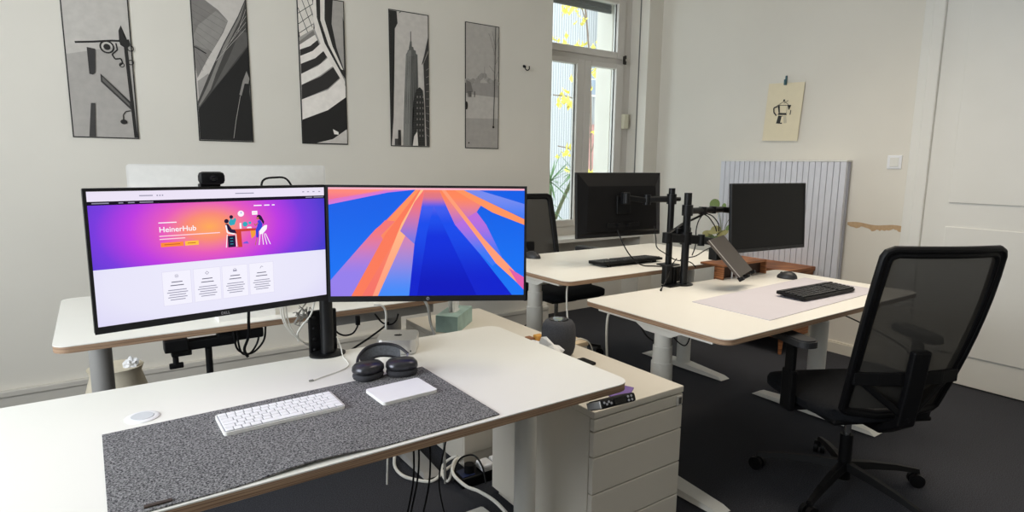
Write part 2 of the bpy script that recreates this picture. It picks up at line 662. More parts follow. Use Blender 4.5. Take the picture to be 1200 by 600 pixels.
for k in range(4):
    w_ = MB().box((0.52, -0.04, 1.95 + k * 2.0), (1.0, 0.02, 2.75 + k * 2.0)).build('far_window', TRIMW, bl, smooth=False)
    g_ = MB()
    for i in range(2):
        for j in range(2):
            g_.box((0.56 + i * 0.21, -0.06, 2.0 + j * 0.37 + k * 2.0), (0.74 + i * 0.21, -0.03, 2.33 + j * 0.37 + k * 2.0))
    g_.build('window_pane', wnm, w_, smooth=False)
MB().box((0.6, -0.1, 4.2), (1.05, -0.02, 5.3)).build('brick_panel', redm, bl, smooth=False)
struct('ground', MB().box((-12, 4.9, -3.1), (24, 22, -3)), mat('yard_paving', (160, 158, 150), 0.9, noise_scale=3, noise_amt=0.1))

# tree with yellow leaves
random.seed(11)
tr = thing('yellow_leaved_tree', 'bare thin branches with yellow autumn leaves outside the window', 'tree', (5.9, 6.6, -3))
bk = mat('thin_bark', (120, 104, 92), 0.9, noise_scale=20, noise_amt=0.1)
stem = MB((5.9, 6.6, -3))
stem.tube(smooth_path([(6.1, 6.7, -3), (6.05, 6.65, 0), (5.95, 6.6, 1.6), (5.9, 6.6, 2.6), (5.75, 6.6, 3.6), (5.5, 6.6, 4.6)], 6), 0.013, seg=8, radii=None)
brs = []
for a, b, c in (((5.92, 6.6, 2.4), (5.5, 6.45, 2.9), (5.0, 6.3, 2.85)), ((5.95, 6.6, 1.7), (5.5, 6.4, 2.2), (5.0, 6.3, 2.25)), ((5.9, 6.6, 2.7), (6.1, 6.4, 3.4), (6.3, 6.3, 4.0)), ((5.8, 6.6, 3.3), (5.4, 6.4, 3.6), (5.05, 6.3, 3.5)), ((6.0, 6.62, 1.0), (5.5, 6.4, 1.5), (5.1, 6.3, 1.6)), ((5.95, 6.6, 1.5), (6.1, 6.5, 2.1), (6.35, 6.45, 2.6)), ((5.75, 6.6, 3.6), (5.5, 6.4, 4.1), (5.2, 6.3, 4.3))):
    pth = smooth_path([a, b, c], 6)
    stem.tube(pth, 0.008, seg=5)
    brs.append(pth)
stem.build('trunk_and_branches', bk, tr)
lv = MB((5.9, 6.6, -3))
for pth in brs:
    for j in range(9):
        p = pth[random.randrange(2, len(pth))] + Vector((random.gauss(0, 0.08), random.gauss(0, 0.1), random.gauss(-0.05, 0.09)))
        for q in range(5):
            c = p + Vector((random.gauss(0, 0.05), random.gauss(0, 0.04), random.gauss(0, 0.035)))
            M = Matrix.Translation(c) @ Matrix.Rotation(random.uniform(0, 6.28), 4, 'Z') @ Matrix.Rotation(random.uniform(-0.9, 0.9) + 1.2, 4, 'X')
            s = random.uniform(0.035, 0.06)
            lv.add([(0, -s, 0), (s * 0.75, -s * 0.1, 0.008), (s * 0.3, s * 0.3, 0), (0, s, 0.01), (-s * 0.3, s * 0.3, 0), (-s * 0.75, -s * 0.1, 0.008)], [(0, 1, 2, 3, 4, 5)], 0, M)
lo_ = lv.build('foliage', mat('yellow_leaves', (226, 212, 92), 0.7, noise_scale=6, noise_amt=0.2), tr, smooth=False)

# spiky plant on a ledge just outside
LG = mat('ledge_stone', (196, 194, 188), 0.9, noise_scale=10, noise_amt=0.05)
tag(MB((3.95, 4.9, 0)).box((2.9, 4.56, 0.28), (4.9, 5.3, 0.40)).box((2.9, 4.56, -3), (4.9, 5.3, 0.28)).build('stone_ledge', LG), 'pale stone ledge outside below the window', 'ledge')
yu = thing('spiky_yucca', 'green spiky leaved plant standing outside behind the window glass', 'plant', (3.93, 4.95, 0.40))
MB((0, 0, 0)).lathe([(0.10, 0), (0.14, 0.24), (0.15, 0.25), (0.15, 0.28), (0.135, 0.28)], seg=20).build('pot', mat('clay_pot', (168, 120, 92), 0.8, noise_scale=20, noise_amt=0.08), yu)
ys = MB()
heads = [((-0.02, 0, 0.78), 0.34), ((-0.08, 0.02, 0.55), 0.30), ((0.28, -0.05, 0.86), 0.26)]
for (h, _) in heads:
    ys.tube(smooth_path([(0, 0, 0.25), (h[0] * 0.5, 0, 0.25 + (h[2] - 0.25) * 0.5), h], 4), 0.02, seg=8)
ys.build('stem', mat('yucca_stem', (120, 126, 92), 0.85, noise_scale=30, noise_amt=0.15), yu)
yl = MB()
for h, L_ in heads:
    for k in range(34):
        az = k * 2.4
        el = random.uniform(-0.5, 1.35)
        L = L_ * random.uniform(0.7, 1.1)
        d = Vector((math.cos(az) * math.cos(el), math.sin(az) * math.cos(el), math.sin(el)))
        sd = d.cross(Vector((0, 0, 1))).normalized()
        base = Vector(h)
        vv = []
        for i in range(6):
            t = i / 5
            c = base + d * L * t + Vector((0, 0, -0.35 * L * t * t * (1 - abs(math.sin(el)))))
            w = 0.014 * (1 - t) ** 0.6 * (0.6 + t) + 0.0006
            vv += [c - sd * w, c + sd * w]
        yl.add(vv, [(2 * i, 2 * i + 1, 2 * i + 3, 2 * i + 2) for i in range(5)])
yl.build('leaves', mat('yucca_green', (112, 150, 96), 0.6, noise_scale=10, noise_amt=0.25), yu, smooth=False)

# ------------------------------------------------------------------ right wall things
rd = thing('panel_radiator', 'tall white ribbed panel radiator on the right wall', 'radiator', (XR - 0.05, 2.7, 0.5))
RADM = mat('radiator_enamel', (216, 217, 224), 0.4, noise_scale=3, noise_amt=0.01)
r_ = MB()
ya, yb, z0, z1 = -0.525, 0.515, -0.06, 0.90
nrib = 23
pitch = (yb - ya) / nrib
for k in range(nrib):
    r_.box((-0.03, ya + k * pitch + 0.002, z0), (0.0, ya + (k + 1) * pitch - 0.002, z1), bev=0.003)
r_.build('front_ribs', RADM, rd, smooth=False)
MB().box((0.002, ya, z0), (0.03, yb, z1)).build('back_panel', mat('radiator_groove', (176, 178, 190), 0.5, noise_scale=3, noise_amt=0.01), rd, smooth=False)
MB().box((-0.032, ya - 0.004, z1), (0.035, yb + 0.004, z1 + 0.012), bev=0.003).build('top_rail', TRIMW, rd, smooth=False)
for yy in (-0.4, 0.4):
    MB().box((0.025, yy - 0.02, 0.6), (0.05, yy + 0.02, 0.65)).build('bracket', STEELW, rd, smooth=False)

ls = thing('light_switch', 'white square rocker light switch on right wall', 'switch', (XR, 1.90, 1.40))
MB().box((-0.008, -0.045, -0.045), (0, 0.045, 0.045), bev=0.003).build('switch_frame', WPL, ls, smooth=False)
MB().box((-0.012, -0.027, -0.030), (-0.007, 0.027, 0.030), bev=0.002).build('rocker', mat('switch_rocker', (228, 226, 218), 0.4, noise_scale=20, noise_amt=0.01), ls, smooth=False)

# print of a moka pot on cream paper, held by a clip
pr = thing('moka_pot_print', 'cream paper sheet with black coffee pot drawing on right wall', 'print', (XR - 0.012, 2.725, 1.565), rot=(math.radians(0), 0, math.radians(-90)))
CREAM = mat('cream_paper', (232, 220, 190), 0.8, noise_scale=20, noise_amt=0.02)
INK = mat('black_ink', (34, 32, 30), 0.7, noise_scale=40, noise_amt=0.1)
# local x runs right in the picture (towards -y of the room)
mbp = MB()
mbp.prism([(-0.165, 0.0), (0.130, -0.008), (0.155, 0.425), (-0.140, 0.44)], 0, 0.002, M=Matrix.Rotation(PI / 2, 4, 'X'))
mbp.build('paper', CREAM, pr, smooth=False)
a = Art(y0=-0.0025)
a.poly([(-0.055, 0.13), (-0.005, 0.125), (0.0, 0.185), (-0.04, 0.19)], INK)
a.poly([(-0.02, 0.135), (0.005, 0.133), (0.005, 0.18), (-0.012, 0.182)], CREAM)
a.poly([(0.01, 0.128), (0.035, 0.13), (0.025, 0.185), (0.002, 0.185)], mat('paper_wash', (205, 196, 172), 0.8, noise_scale=20, noise_amt=0.02))
a.poly([(-0.045, 0.195), (0.03, 0.19), (0.025, 0.205), (-0.04, 0.21)], INK)
a.poly([(-0.05, 0.265), (-0.04, 0.212), (-0.028, 0.21), (-0.034, 0.265)], INK)
a.line([(-0.055, 0.268), (0.055, 0.262)], 0.004, INK)
a.line([(-0.045, 0.27), (0.0, 0.295), (0.04, 0.266)], 0.003, INK)
a.disc(0.0, 0.302, 0.008, INK)
a.line([(0.0, 0.28), (0.035, 0.30)], 0.003, INK)
a.line([(-0.05, 0.26), (-0.082, 0.25), (-0.078, 0.215), (-0.055, 0.19)], 0.010, INK)
a.poly([(0.03, 0.265), (0.062, 0.262), (0.045, 0.225)], INK)
a.line([(0.062, 0.225), (0.058, 0.19)], 0.007, INK)
a.line([(0.032, 0.25), (0.026, 0.20)], 0.002, INK)
a.build('pot_drawing', pr)
ck = tag(MB((XR - 0.03, 2.725, 2.0)).box((XR - 0.024, 2.714, 1.985), (XR - 0.012, 2.726, 2.05), bev=0.002).box((XR - 0.036, 2.712, 1.98), (XR - 0.018, 2.728, 2.022), bev=0.002).build('wall_clip', mat('teal_clip', (52, 92, 100), 0.5, noise_scale=20, noise_amt=0.05), smooth=False), 'small dark teal clip holding the cream print', 'clip')

# hook on poster wall
hk = MB((2.875, YB, 2.107))
hk.tube(smooth_path([(2.875, YB, 2.125), (2.875, YB - 0.02, 2.12), (2.868, YB - 0.028, 2.10), (2.882, YB - 0.035, 2.088), (2.90, YB - 0.035, 2.10), (2.903, YB - 0.032, 2.122)], 5), 0.0045, seg=7)
hk.lathe([(0.012, 0), (0.010, 0.004)], seg=14, M=Matrix.Translation((2.875, YB, 2.122)) @ Matrix.Rotation(PI / 2, 4, 'X'))
tag(hk.build('wall_hook', BLKS), 'small black hook on the wall between posters and window', 'hook')

# ------------------------------------------------------------------ five posters
def poster(x0, label, W=0.30, Hh=0.915, z0=1.472, tilt=0.0, base=170):
    t = thing('poster', label, 'poster', (x0, YB - 0.006, z0), rot=(0, tilt, 0), group='tall narrow black and white posters')
    MB().box((0, 0, 0), (W, 0.004, Hh), bev=0.0).build('paper_sheet', grey(36), t, smooth=False)
    a = Art(y0=0.0, step=0.00025)
    a.rect(0.006, 0.006, W - 0.006, Hh - 0.006, grey(base))
    return t, a


def mapper(lt, rt, lb, rb, W=0.30, Hh=0.915):
    """from drawing coordinates (corners given) to sheet coordinates, kept inside the margin"""
    def f(x, y):
        v0 = (y - lt[1]) / (lb[1] - lt[1])
        u = 0.5
        for _ in range(3):
            xl = lt[0] + (lb[0] - lt[0]) * v0
            xr = rt[0] + (rb[0] - rt[0]) * v0
            u = (x - xl) / (xr - xl)
            yt = lt[1] + (rt[1] - lt[1]) * u
            yb = lb[1] + (rb[1] - lb[1]) * u
            v0 = (y - yt) / (yb - yt)
        u = min(max(u, 0.02), 0.98)
        v = min(max(1 - v0, 0.008), 0.992)
        return (u * W, v * Hh)
    return lambda pts: [f(*p) for p in pts]


# 1 street lamp
t, a = poster(-0.068, 'poster of ornate street lamp and sign, leftmost on the wall', base=150)
mp = mapper((-117, -105), (108, -105), (-70, 577), (155, 575))
a.poly(mp([(-200, -60), (200, -60), (200, 200), (-200, 260)]), grey(168))
a.poly(mp([(100, 190), (113, 190), (152, 572), (138, 572)]), INK)
a.poly(mp([(85, 185), (120, 180), (128, 200), (108, 215), (90, 205)]), INK)
a.poly(mp([(84, 150), (92, 128), (99, 150), (103, 170), (115, 186), (86, 188)]), INK)
a.line(mp([(108, 188), (60, 192), (0, 203), (-60, 212)]), 0.010, INK)
a.ring(*mp([(45, 218)])[0], 0.030, 0.008, INK)
a.disc(*mp([(45, 218)])[0], 0.016, INK)
a.line(mp([(75, 200), (80, 225), (62, 245), (72, 262), (92, 258), (98, 275), (88, 285)]), 0.007, INK)
a.ring(*mp([(95, 283)])[0], 0.011, 0.004, INK)
a.ring(*mp([(125, 215)])[0], 0.014, 0.005, INK)
a.ring(*mp([(126, 270)])[0], 0.012, 0.005, INK)
a.poly(mp([(22, 323), (24, 355), (130, 462), (128, 430)]), grey(52))
a.poly(mp([(28, 335), (29, 350), (122, 445), (121, 434)]), grey(96))
a.line(mp([(126, 462), (108, 466), (99, 480), (100, 500)]), 0.005, INK)
a.disc(*mp([(101, 508)])[0], 0.016, INK, rz=0.013)
a.poly(mp([(-22, 226), (6, 230), (6, 320), (-2, 330), (-14, 328)]), grey(48))
a.poly(mp([(-10, 440), (4, 440), (6, 577), (-16, 577)]), grey(60))
a.build('photograph', t)

# 2 glass towers
t, a = poster(0.532, 'poster of leaning glass towers, second from the left', base=175)
mp = mapper((362, -38), (593, -34), (405, 582), (627, 584))
a.poly(mp([(366, 40), (385, 30), (420, 40), (480, 75), (520, 112), (500, 160), (440, 260), (398, 340), (385, 300), (370, 180)]), grey(118))
a.poly(mp([(372, 180), (400, 140), (470, 80), (520, 112), (455, 235), (380, 215)]), grey(132))
for k in range(9):
    a.line(mp([(372 + k * 3, 60 + k * 26), (515 - k * 12, 120 + k * 24)]), 0.0012, grey(90))
a.line(mp([(385, 222), (432, 245)]), 0.006, INK)
a.poly(mp([(365, -10), (400, -60), (398, 10), (380, 32), (366, 30)]), grey(50))
a.poly(mp([(398, 352), (440, 320), (448, 340), (405, 430)]), grey(140))
a.poly(mp([(600, 20), (560, 90), (500, 200), (440, 330), (398, 430), (405, 584), (640, 584), (640, 20)]), grey(70))
a.poly(mp([(600, 30), (570, 100), (520, 200), (470, 320), (450, 380), (405, 450), (403, 440), (440, 360), (500, 210), (560, 100)]), grey(120))
a.poly(mp([(570, 145), (605, 150), (606, 200), (560, 250), (500, 330), (455, 385), (520, 260)]), grey(92))
a.poly(mp([(606, 205), (640, 220), (640, 584), (405, 584), (402, 460), (455, 390), (520, 310), (560, 260)]), grey(24))
for k in range(4):
    a.line(mp([(598 - k * 2, 60 + k * 25), (560 - k * 30, 150 + k * 40)]), 0.002, grey(160))
a.poly(mp([(596, 300), (612, 330), (604, 350), (588, 350), (575, 400), (566, 395), (580, 340)]), grey(130))
a.line(mp([(570, 400), (552, 500), (543, 570)]), 0.003, grey(150))
a.poly(mp([(612, 350), (620, 380), (614, 420), (608, 380)]), grey(110))
a.build('photograph', t)

# 3 curving balconies
t, a = poster(1.126, 'poster of curving striped balconies, third from the left', base=60)
mp = mapper((56, -12), (242, -2), (87, 558), (260, 563))
a.poly(mp([(58, 0), (115, 0), (125, 60), (122, 115), (75, 165), (66, 120)]), grey(196))
for p, q in (((62, 60), (120, 20)), ((64, 100), (122, 55)), ((68, 135), (122, 95)), ((75, 5), (118, 110)), ((62, 40), (105, 140)), ((95, 0), (122, 70))):
    a.line(mp([p, q]), 0.004, grey(80))
bands = [(grey(120), [(70, 165), (122, 120), (128, 138), (72, 180)]),
         (grey(205), [(70, 178), (128, 136), (142, 165), (72, 205)]),
         (grey(50), [(72, 196), (110, 180), (138, 155), (145, 172), (120, 198), (74, 220)]),
         (grey(205), [(74, 220), (120, 198), (150, 168), (168, 198), (140, 225), (76, 250)]),
         (grey(44), [(76, 250), (130, 225), (162, 195), (178, 215), (150, 245), (78, 288)]),
         (grey(208), [(78, 288), (140, 255), (182, 218), (200, 250), (150, 290), (80, 330)]),
         (grey(46), [(80, 330), (150, 295), (205, 252), (232, 290), (180, 340), (82, 386)]),
         (grey(205), [(82, 386), (180, 345), (235, 292), (250, 330), (250, 372), (180, 425), (84, 464)]),
         (grey(28), [(84, 464), (180, 425), (262, 372), (262, 500), (220, 535), (140, 565), (87, 565)]),
         (grey(176), [(140, 562), (200, 540), (258, 500), (262, 563), (220, 565)]),
         (grey(210), [(200, 500), (222, 512), (222, 522), (205, 520)]),
         (grey(200), [(120, 0), (130, 0), (135, 70), (165, 160), (222, 262), (246, 310), (246, 330), (222, 290), (160, 195), (128, 120), (117, 50)]),
         (grey(40), [(130, 0), (146, 0), (148, 80), (180, 170), (232, 260), (244, 295), (222, 262), (165, 165), (134, 70)]),
         (grey(196), [(146, 0), (164, 0), (164, 70), (196, 170), (240, 265), (230, 262), (180, 170), (148, 80)]),
         (grey(38), [(164, 0), (196, 0), (192, 80), (210, 170), (240, 255), (242, 270), (196, 175), (164, 75)]),
         (grey(150), [(196, 0), (238, 2), (240, 80), (242, 190), (244, 270), (212, 180), (192, 90)]),
         (grey(60), [(236, 60), (243, 80), (248, 300), (243, 270)])]
a.poly(mp([(66, 150), (130, 110), (250, 300), (262, 400), (84, 470)]), grey(150))
for m, pts in bands:
    a.poly(mp(pts), m)
a.build('photograph', t)

def print_rows(name, v1, v2, scale, dirn):
    m = mat(name, (v1, v1, v1), 0.6)
    nt = m.node_tree
    w = nt.nodes.new('ShaderNodeTexWave')
    w.bands_direction = dirn
    w.inputs['Scale'].default_value = scale
    w.inputs['Distortion'].default_value = 1.5
    w.inputs['Detail'].default_value = 4
    w.inputs['Detail Scale'].default_value = 3
    tc = nt.nodes.new('ShaderNodeTexCoord')
    nt.links.new(tc.outputs['Object'], w.inputs['Vector'])
    r = nt.nodes.new('ShaderNodeValToRGB')
    r.color_ramp.elements[0].color = srgb(v1, v1, int(v1 * 0.97))
    r.color_ramp.elements[1].color = srgb(v2, v2, int(v2 * 0.97))
    nt.links.new(w.outputs['Fac'], r.inputs['Fac'])
    nt.links.new(r.outputs['Color'], nt.nodes['Principled BSDF'].inputs['Base Color'])
    return m


TOWER = print_rows('print_tower_rows', 66, 128, 40, 'X')
TOWERL = print_rows('print_tower_rows_light', 100, 160, 40, 'X')
TOWERD = print_rows('print_tower_rows_dark', 22, 62, 34, 'Z')
# 4 skyscraper
t, a = poster(1.735, 'poster of a spired skyscraper, fourth from the left', base=176)
mp = mapper((414, 35), (568, 58), (427, 570), (575, 573))
a.poly(mp([(414, 35), (444, 40), (448, 90), (438, 110), (432, 300), (436, 450), (430, 570), (427, 570)]), grey(40))
a.poly(mp([(452, 52), (456, 42), (462, 42)]), grey(40))
a.line(mp([(498, 120), (499, 185)]), 0.005, INK)
a.poly(mp([(496, 158), (502, 158), (503, 178), (509, 181), (510, 190), (518, 194), (519, 206), (525, 209), (529, 340), (531, 572), (472, 572), (478, 380), (480, 209), (485, 206), (486, 194), (491, 190), (492, 180), (495, 178)]), TOWER)
a.poly(mp([(480, 209), (485, 206), (486, 194), (500, 192), (496, 570), (472, 572), (478, 380)]), TOWERL)
for k in range(6):
    a.line(mp([(486 + k * 7, 215), (482 + k * 8, 480)]), 0.0022, grey(66))
a.poly(mp([(505, 570), (512, 420), (508, 400), (520, 345), (534, 335), (546, 348), (552, 400), (556, 572)]), TOWERD)
for k in range(8):
    for j in range(3):
        x, y = 520 + j * 11, 370 + k * 22
        a.poly(mp([(x, y), (x + 4, y), (x + 4, y + 8), (x, y + 8)]), grey(120), layer=60)
a.poly(mp([(568, 140), (568, 190), (548, 240), (540, 250), (550, 215)]), grey(66))
a.poly(mp([(548, 245), (572, 200), (575, 573), (562, 573), (556, 420)]), grey(60))
for k in range(10):
    a.line(mp([(556, 270 + k * 28), (572, 262 + k * 30)]), 0.003, grey(140), layer=62)
a.poly(mp([(452, 572), (452, 505), (462, 505), (464, 572)]), grey(44))
a.poly(mp([(440, 572), (440, 540), (452, 540), (452, 572)]), grey(70))
a.poly(mp([(505, 572), (510, 530), (522, 510), (526, 572)]), grey(190), layer=66)
a.build('photograph', t)

# 5 snowy avenue
t, a = poster(2.334, 'poster of a misty snowy avenue with bare tree, rightmost poster', base=158)
mp = mapper((50, 52), (187, 72), (55, 578), (187, 578))
a.poly(mp([(50, 355), (90, 350), (187, 362), (187, 450), (50, 450)]), grey(165))
a.poly(mp([(50, 450), (187, 450), (187, 578), (55, 578)]), grey(146))
a.poly(mp([(52, 305), (187, 300), (187, 362), (90, 352), (52, 345)]), grey(140))
random.seed(21)
for k in range(26):
    px_ = 58 + k * 5
    hh = 300 - 14 * math.exp(-((px_ - 126) / 18) ** 2) * 2 + random.uniform(-8, 8)
    a.disc(*mp([(px_, hh)])[0], random.uniform(0.012, 0.022), grey(random.choice((134, 140, 146))), layer=8 + k % 5)
a.line(mp([(127, 235), (127, 290)]), 0.006, grey(142), 14)
a.k = 15
a.poly(mp([(52, 290), (72, 300), (82, 340), (55, 345)]), grey(112))
for x in (64, 70, 74, 88):
    a.line(mp([(x, 338), (x, 362)]), 0.006, grey(60))
a.disc(*mp([(57, 397)])[0], 0.012, INK, rz=0.03)
a.line(mp([(170, 75), (169, 200), (167, 350), (164, 486)]), 0.006, grey(60))
for p, q in (((169, 190), (150, 120)), ((169, 170), (186, 110)), ((168, 260), (145, 230)), ((169, 150), (156, 90)), ((167, 300), (184, 250)), ((150, 120), (142, 100)), ((168, 230), (186, 190))):
    a.line(mp([p, q]), 0.0025, grey(100), layer=20)
a.disc(*mp([(164, 486)])[0], 0.009, INK)
a.disc(*mp([(67, 555)])[0], 0.006, INK)
a.build('photograph', t)

# ------------------------------------------------------------------ desks
def desk(label, x0, x1, y0, y1, z, front=-1, left_leg=0.11, right_leg=0.11, leg_mat=None, ctrl=False, foot=0.70, stages=(0.53, 0.45)):
    """front=-1: the user's side is at y0"""
    lm = leg_mat or STEELW
    t = thing('standing_desk', label, 'desk', ((x0 + x1) / 2, (y0 + y1) / 2, 0), group='height adjustable office desks')
    cx, cy = (x0 + x1) / 2, (y0 + y1) / 2
    hw, hd = (x1 - x0) / 2, (y1 - y0) / 2
    th = 0.023
    top = MB().prism(rrect(-hw, -hd, hw, hd, 0.045), z - 0.003, z, mi=0)
    to = top.build('tabletop', LAM, t)
    MB().prism(rrect(-hw + 0.0005, -hd + 0.0005, hw - 0.0005, hd - 0.0005, 0.045), z - th, z - 0.003).build('edge_band', PLY, to)
    for s, off in ((-1, left_leg), (1, right_leg)):
        lx = s * (hw - off)
        # side bracket under the top
        b = MB()
        xo = s * (hw - 0.022)
        b.box((min(xo, lx - 0.035), -0.31, z - th - 0.016), (max(xo, lx + 0.035), 0.31, z - th - 0.0005), bev=0.003)
        M = Matrix.Translation((lx, 0, z - th - 0.002)) @ Matrix.Rotation(PI / 2, 4, 'Z') @ Matrix.Rotation(PI / 2, 4, 'X')
        b.prism([(-0.16, -0.012), (-0.07, -0.055), (0.07, -0.055), (0.16, -0.012)], -0.04, 0.04, M=M)
        b.build('bracket', lm, t, smooth=False)
        leg = MB()
        leg.lathe([(0.0375, 0.06), (0.036, z - th - 0.055)], (lx, 0, 0), 24)
        lo = leg.build('leg', lm, t)
        l2 = MB()
        l2.lathe([(0.041, 0.03), (0.041, stages[0] - 0.002), (0.039, stages[0])], (lx, 0, 0), 24)
        l2.lathe([(0.0455, 0.03), (0.0455, stages[1] - 0.002), (0.043, stages[1])], (lx, 0, 0), 24)
        l2.build('lower_stage', lm, lo)
        f = MB()
        for yy in (-1, 1):
            L = foot / 2
            vv = [(lx - 0.050, 0, 0.008), (lx + 0.050, 0, 0.008), (lx + 0.042, yy * L, 0.008), (lx - 0.042, yy * L, 0.008),
                  (lx - 0.044, 0, 0.042), (lx + 0.044, 0, 0.042), (lx + 0.034, yy * (L - 0.03), 0.024), (lx - 0.034, yy * (L - 0.03), 0.024)]
            ff = [(0, 3, 2, 1), (4, 5, 6, 7), (0, 1, 5, 4), (1, 2, 6, 5), (2, 3, 7, 6), (3, 0, 4, 7)]
            if yy < 0:
                ff = [f_[::-1] for f_ in ff]
            f.add(vv, ff)
            f.cyl((lx, yy * (L - 0.06), 0.0), (lx, yy * (L - 0.06), 0.01), 0.02)
        f.build('foot', lm, t, smooth=False)
    cb = MB().box((-hw + left_leg, -0.03, z - th - 0.05), (hw - right_leg, 0.03, z - th - 0.012), bev=0.003)
    cb.build('crossbeam', lm, t, smooth=False)
    if ctrl:
        c = thing_part('control_panel', t)
        return t, c
    return t


def thing_part(name, parent):
    o = bpy.data.objects.new(name, None)
    o.empty_display_size = 0.02
    o.parent = parent
    COL.objects.link(o)
    return o


dA = desk('white desk in front with grey felt mat and two lit monitors', -0.38, 1.24, 1.168, 1.90, 0.74, stages=(0.16, 0.09))
dB = desk('white desk behind the two lit monitors, computer on top', -0.14, 1.23, 2.20, 2.98, 0.80, left_leg=0.115, leg_mat=STEELG, foot=0.80, stages=(0.2, 0.12))
dC = desk('white desk behind, carrying the monitor seen from behind', 1.84, 3.32, 2.18, 2.98, 0.80, foot=0.68, right_leg=0.09, stages=(0.67, 0.59))
dD = desk('white desk at right with lilac desk pad and dark screen', 1.83, 3.40, 1.27, 2.05, 0.74, left_leg=0.11, right_leg=0.19, stages=(0.605, 0.535))

MB().box((0.18, -0.365, 0.735), (0.60, -0.335, 0.772), bev=0.003).build('rear_beam', STEELG, dB, smooth=False)

# keypad under the front right edge of desk A
kp = MB()
oA = Vector((0.43, 1.534, 0))
Mk = Matrix.Translation(Vector((1.148, 1.152, 0.708)) - oA) @ Matrix.Rotation(math.radians(-3), 4, 'Z') @ Matrix.Rotation(math.radians(-25), 4, 'X')
kp.box((-0.062, -0.03, -0.015), (0.062, 0.035, 0.010), M=Mk, bev=0.006)
kpo = kp.build('control_panel', BLK, dA, smooth=False)
kd = MB()
kd.box((-0.018, -0.0315, -0.011), (0.022, -0.0300, 0.006), M=Mk, mi=0)
kd.build('display', mat('keypad_glass', (10, 10, 12), 0.1, noise_scale=20, noise_amt=0.05), kpo, smooth=False)
for i, (x, z) in enumerate([(-0.052, 0.001), (-0.044, -0.004), (-0.036, 0.001), (-0.028, -0.004), (0.034, 0.002), (0.034, -0.008), (0.046, 0.002), (0.046, -0.008)]):
    MB().lathe([(0.0036, 0), (0.003, 0.0015)], seg=12, M=Mk @ Matrix.Translation((x, -0.030, z)) @ Matrix.Rotation(PI / 2, 4, 'X')).build('button', mat('keypad_marks', (150, 150, 155), 0.4, noise_scale=20, noise_amt=0.05), kpo)
cp = MB().box((-0.066, -0.028, -0.012), (-0.062, 0.034, 0.008), M=Mk, bev=0.002)
cp.build('end_cap', ALU, kpo, smooth=False)
# slim brace below the front edge
MB().tube([Vector((1.02, 1.30, 0.70)) - oA, Vector((1.09, 1.48, 0.60)) - oA], 0.007).build('brace', STEELG, dA)

# ------------------------------------------------------------------ drawer pedestals
def pedestal(label, x0, y0, drawers, W=0.438, D=0.60, Hh=0.57):
    t = thing('drawer_pedestal', label, 'pedestal', (x0 + W / 2, y0 + D / 2, 0), group='low office drawer units')
    hw, hd = W / 2, D / 2
    MB().box((-hw, -hd + 0.022, 0.03), (hw, hd, Hh - 0.024)).box((-hw + 0.02, -hd + 0.04, 0.0), (hw - 0.02, hd - 0.02, 0.03)).build('carcass', PED, t, smooth=False)
    MB().box((-hw, -hd, Hh - 0.024), (hw, hd, Hh), bev=0.003).build('top_panel', PED, t, smooth=False)
    if drawers:
        z = Hh - 0.028
        for h in (0.045, 0.09, 0.130, 0.130, 0.110):
            dr = MB().box((-hw + 0.002, -hd + 0.001, z - h + 0.004), (hw - 0.002, -hd + 0.021, z), bev=0.0025).build('drawer', PED, t, smooth=False)
            if h == 0.045:
                MB().box((hw - 0.038, -hd - 0.005, z - 0.040), (hw - 0.012, -hd + 0.0005, z - 0.004), bev=0.002).build('latch', mat('bright_zinc', (214, 212, 206), 0.35, metal=0.2, noise_scale=30, noise_amt=0.02), dr, smooth=False)
                MB().box((hw - 0.030, -hd - 0.008, z - 0.034), (hw - 0.018, -hd - 0.0045, z - 0.010), bev=0.001).build('lock', mat('lock_dark', (84, 82, 78), 0.4, metal=0.3, noise_scale=30, noise_amt=0.05), dr, smooth=False)
            z -= h
        MB().box((-hw + 0.001, -hd + 0.0225, 0.03), (-hw + 0.004, -hd + 0.03, Hh - 0.03)).build('side_seam', STEELG, t, smooth=False)
    else:
        MB().box((-hw + 0.001, -hd + 0.012, 0.03), (hw - 0.001, -hd + 0.022, 0.075)).build('plinth', PED, t, smooth=False)
        MB().box((-hw + 0.002, -hd + 0.010, 0.078), (hw - 0.002, -hd + 0.022, Hh - 0.028)).build('back_panel', PED, t, smooth=False)
    return t


pedestal('cream drawer unit at the right end of the front desk', 1.272, 1.355, True)
pedestal('cream unit carrying the tissue box, behind the front desk', 1.262, 2.16, False)

# beige low box between the units, with small things on it
bx = thing('low_cabinet', 'low beige cabinet beside speaker, behind the front desk', 'cabinet', (1.68, 2.06, 0))
MB().box((-0.115, -0.085, 0), (0.115, 0.085, 0.545)).build('body', PED, bx, smooth=False)
MB().box((-0.12, -0.09, 0.545), (0.12, 0.09, 0.565), bev=0.003).build('top_panel', mat('light_beech', (222, 200, 168), 0.5, noise_scale=8, noise_amt=0.05), bx, smooth=False)
tag(MB((1.62, 2.16, 0.565)).box((1.60, 2.09, 0.565), (1.64, 2.13, 0.59), bev=0.006).build('amber_box', mat('amber_card', (206, 152, 70), 0.5, noise_scale=20, noise_amt=0.1)), 'small amber box on the beige cabinet by speaker', 'box')
tag(MB((1.63, 2.24, 0.565)).box((1.565, 2.105, 0.565), (1.595, 2.145, 0.582), bev=0.004).build('brown_box', mat('brown_card', (140, 96, 66), 0.6, noise_scale=20, noise_amt=0.1)), 'small brown box left of the amber one', 'box')

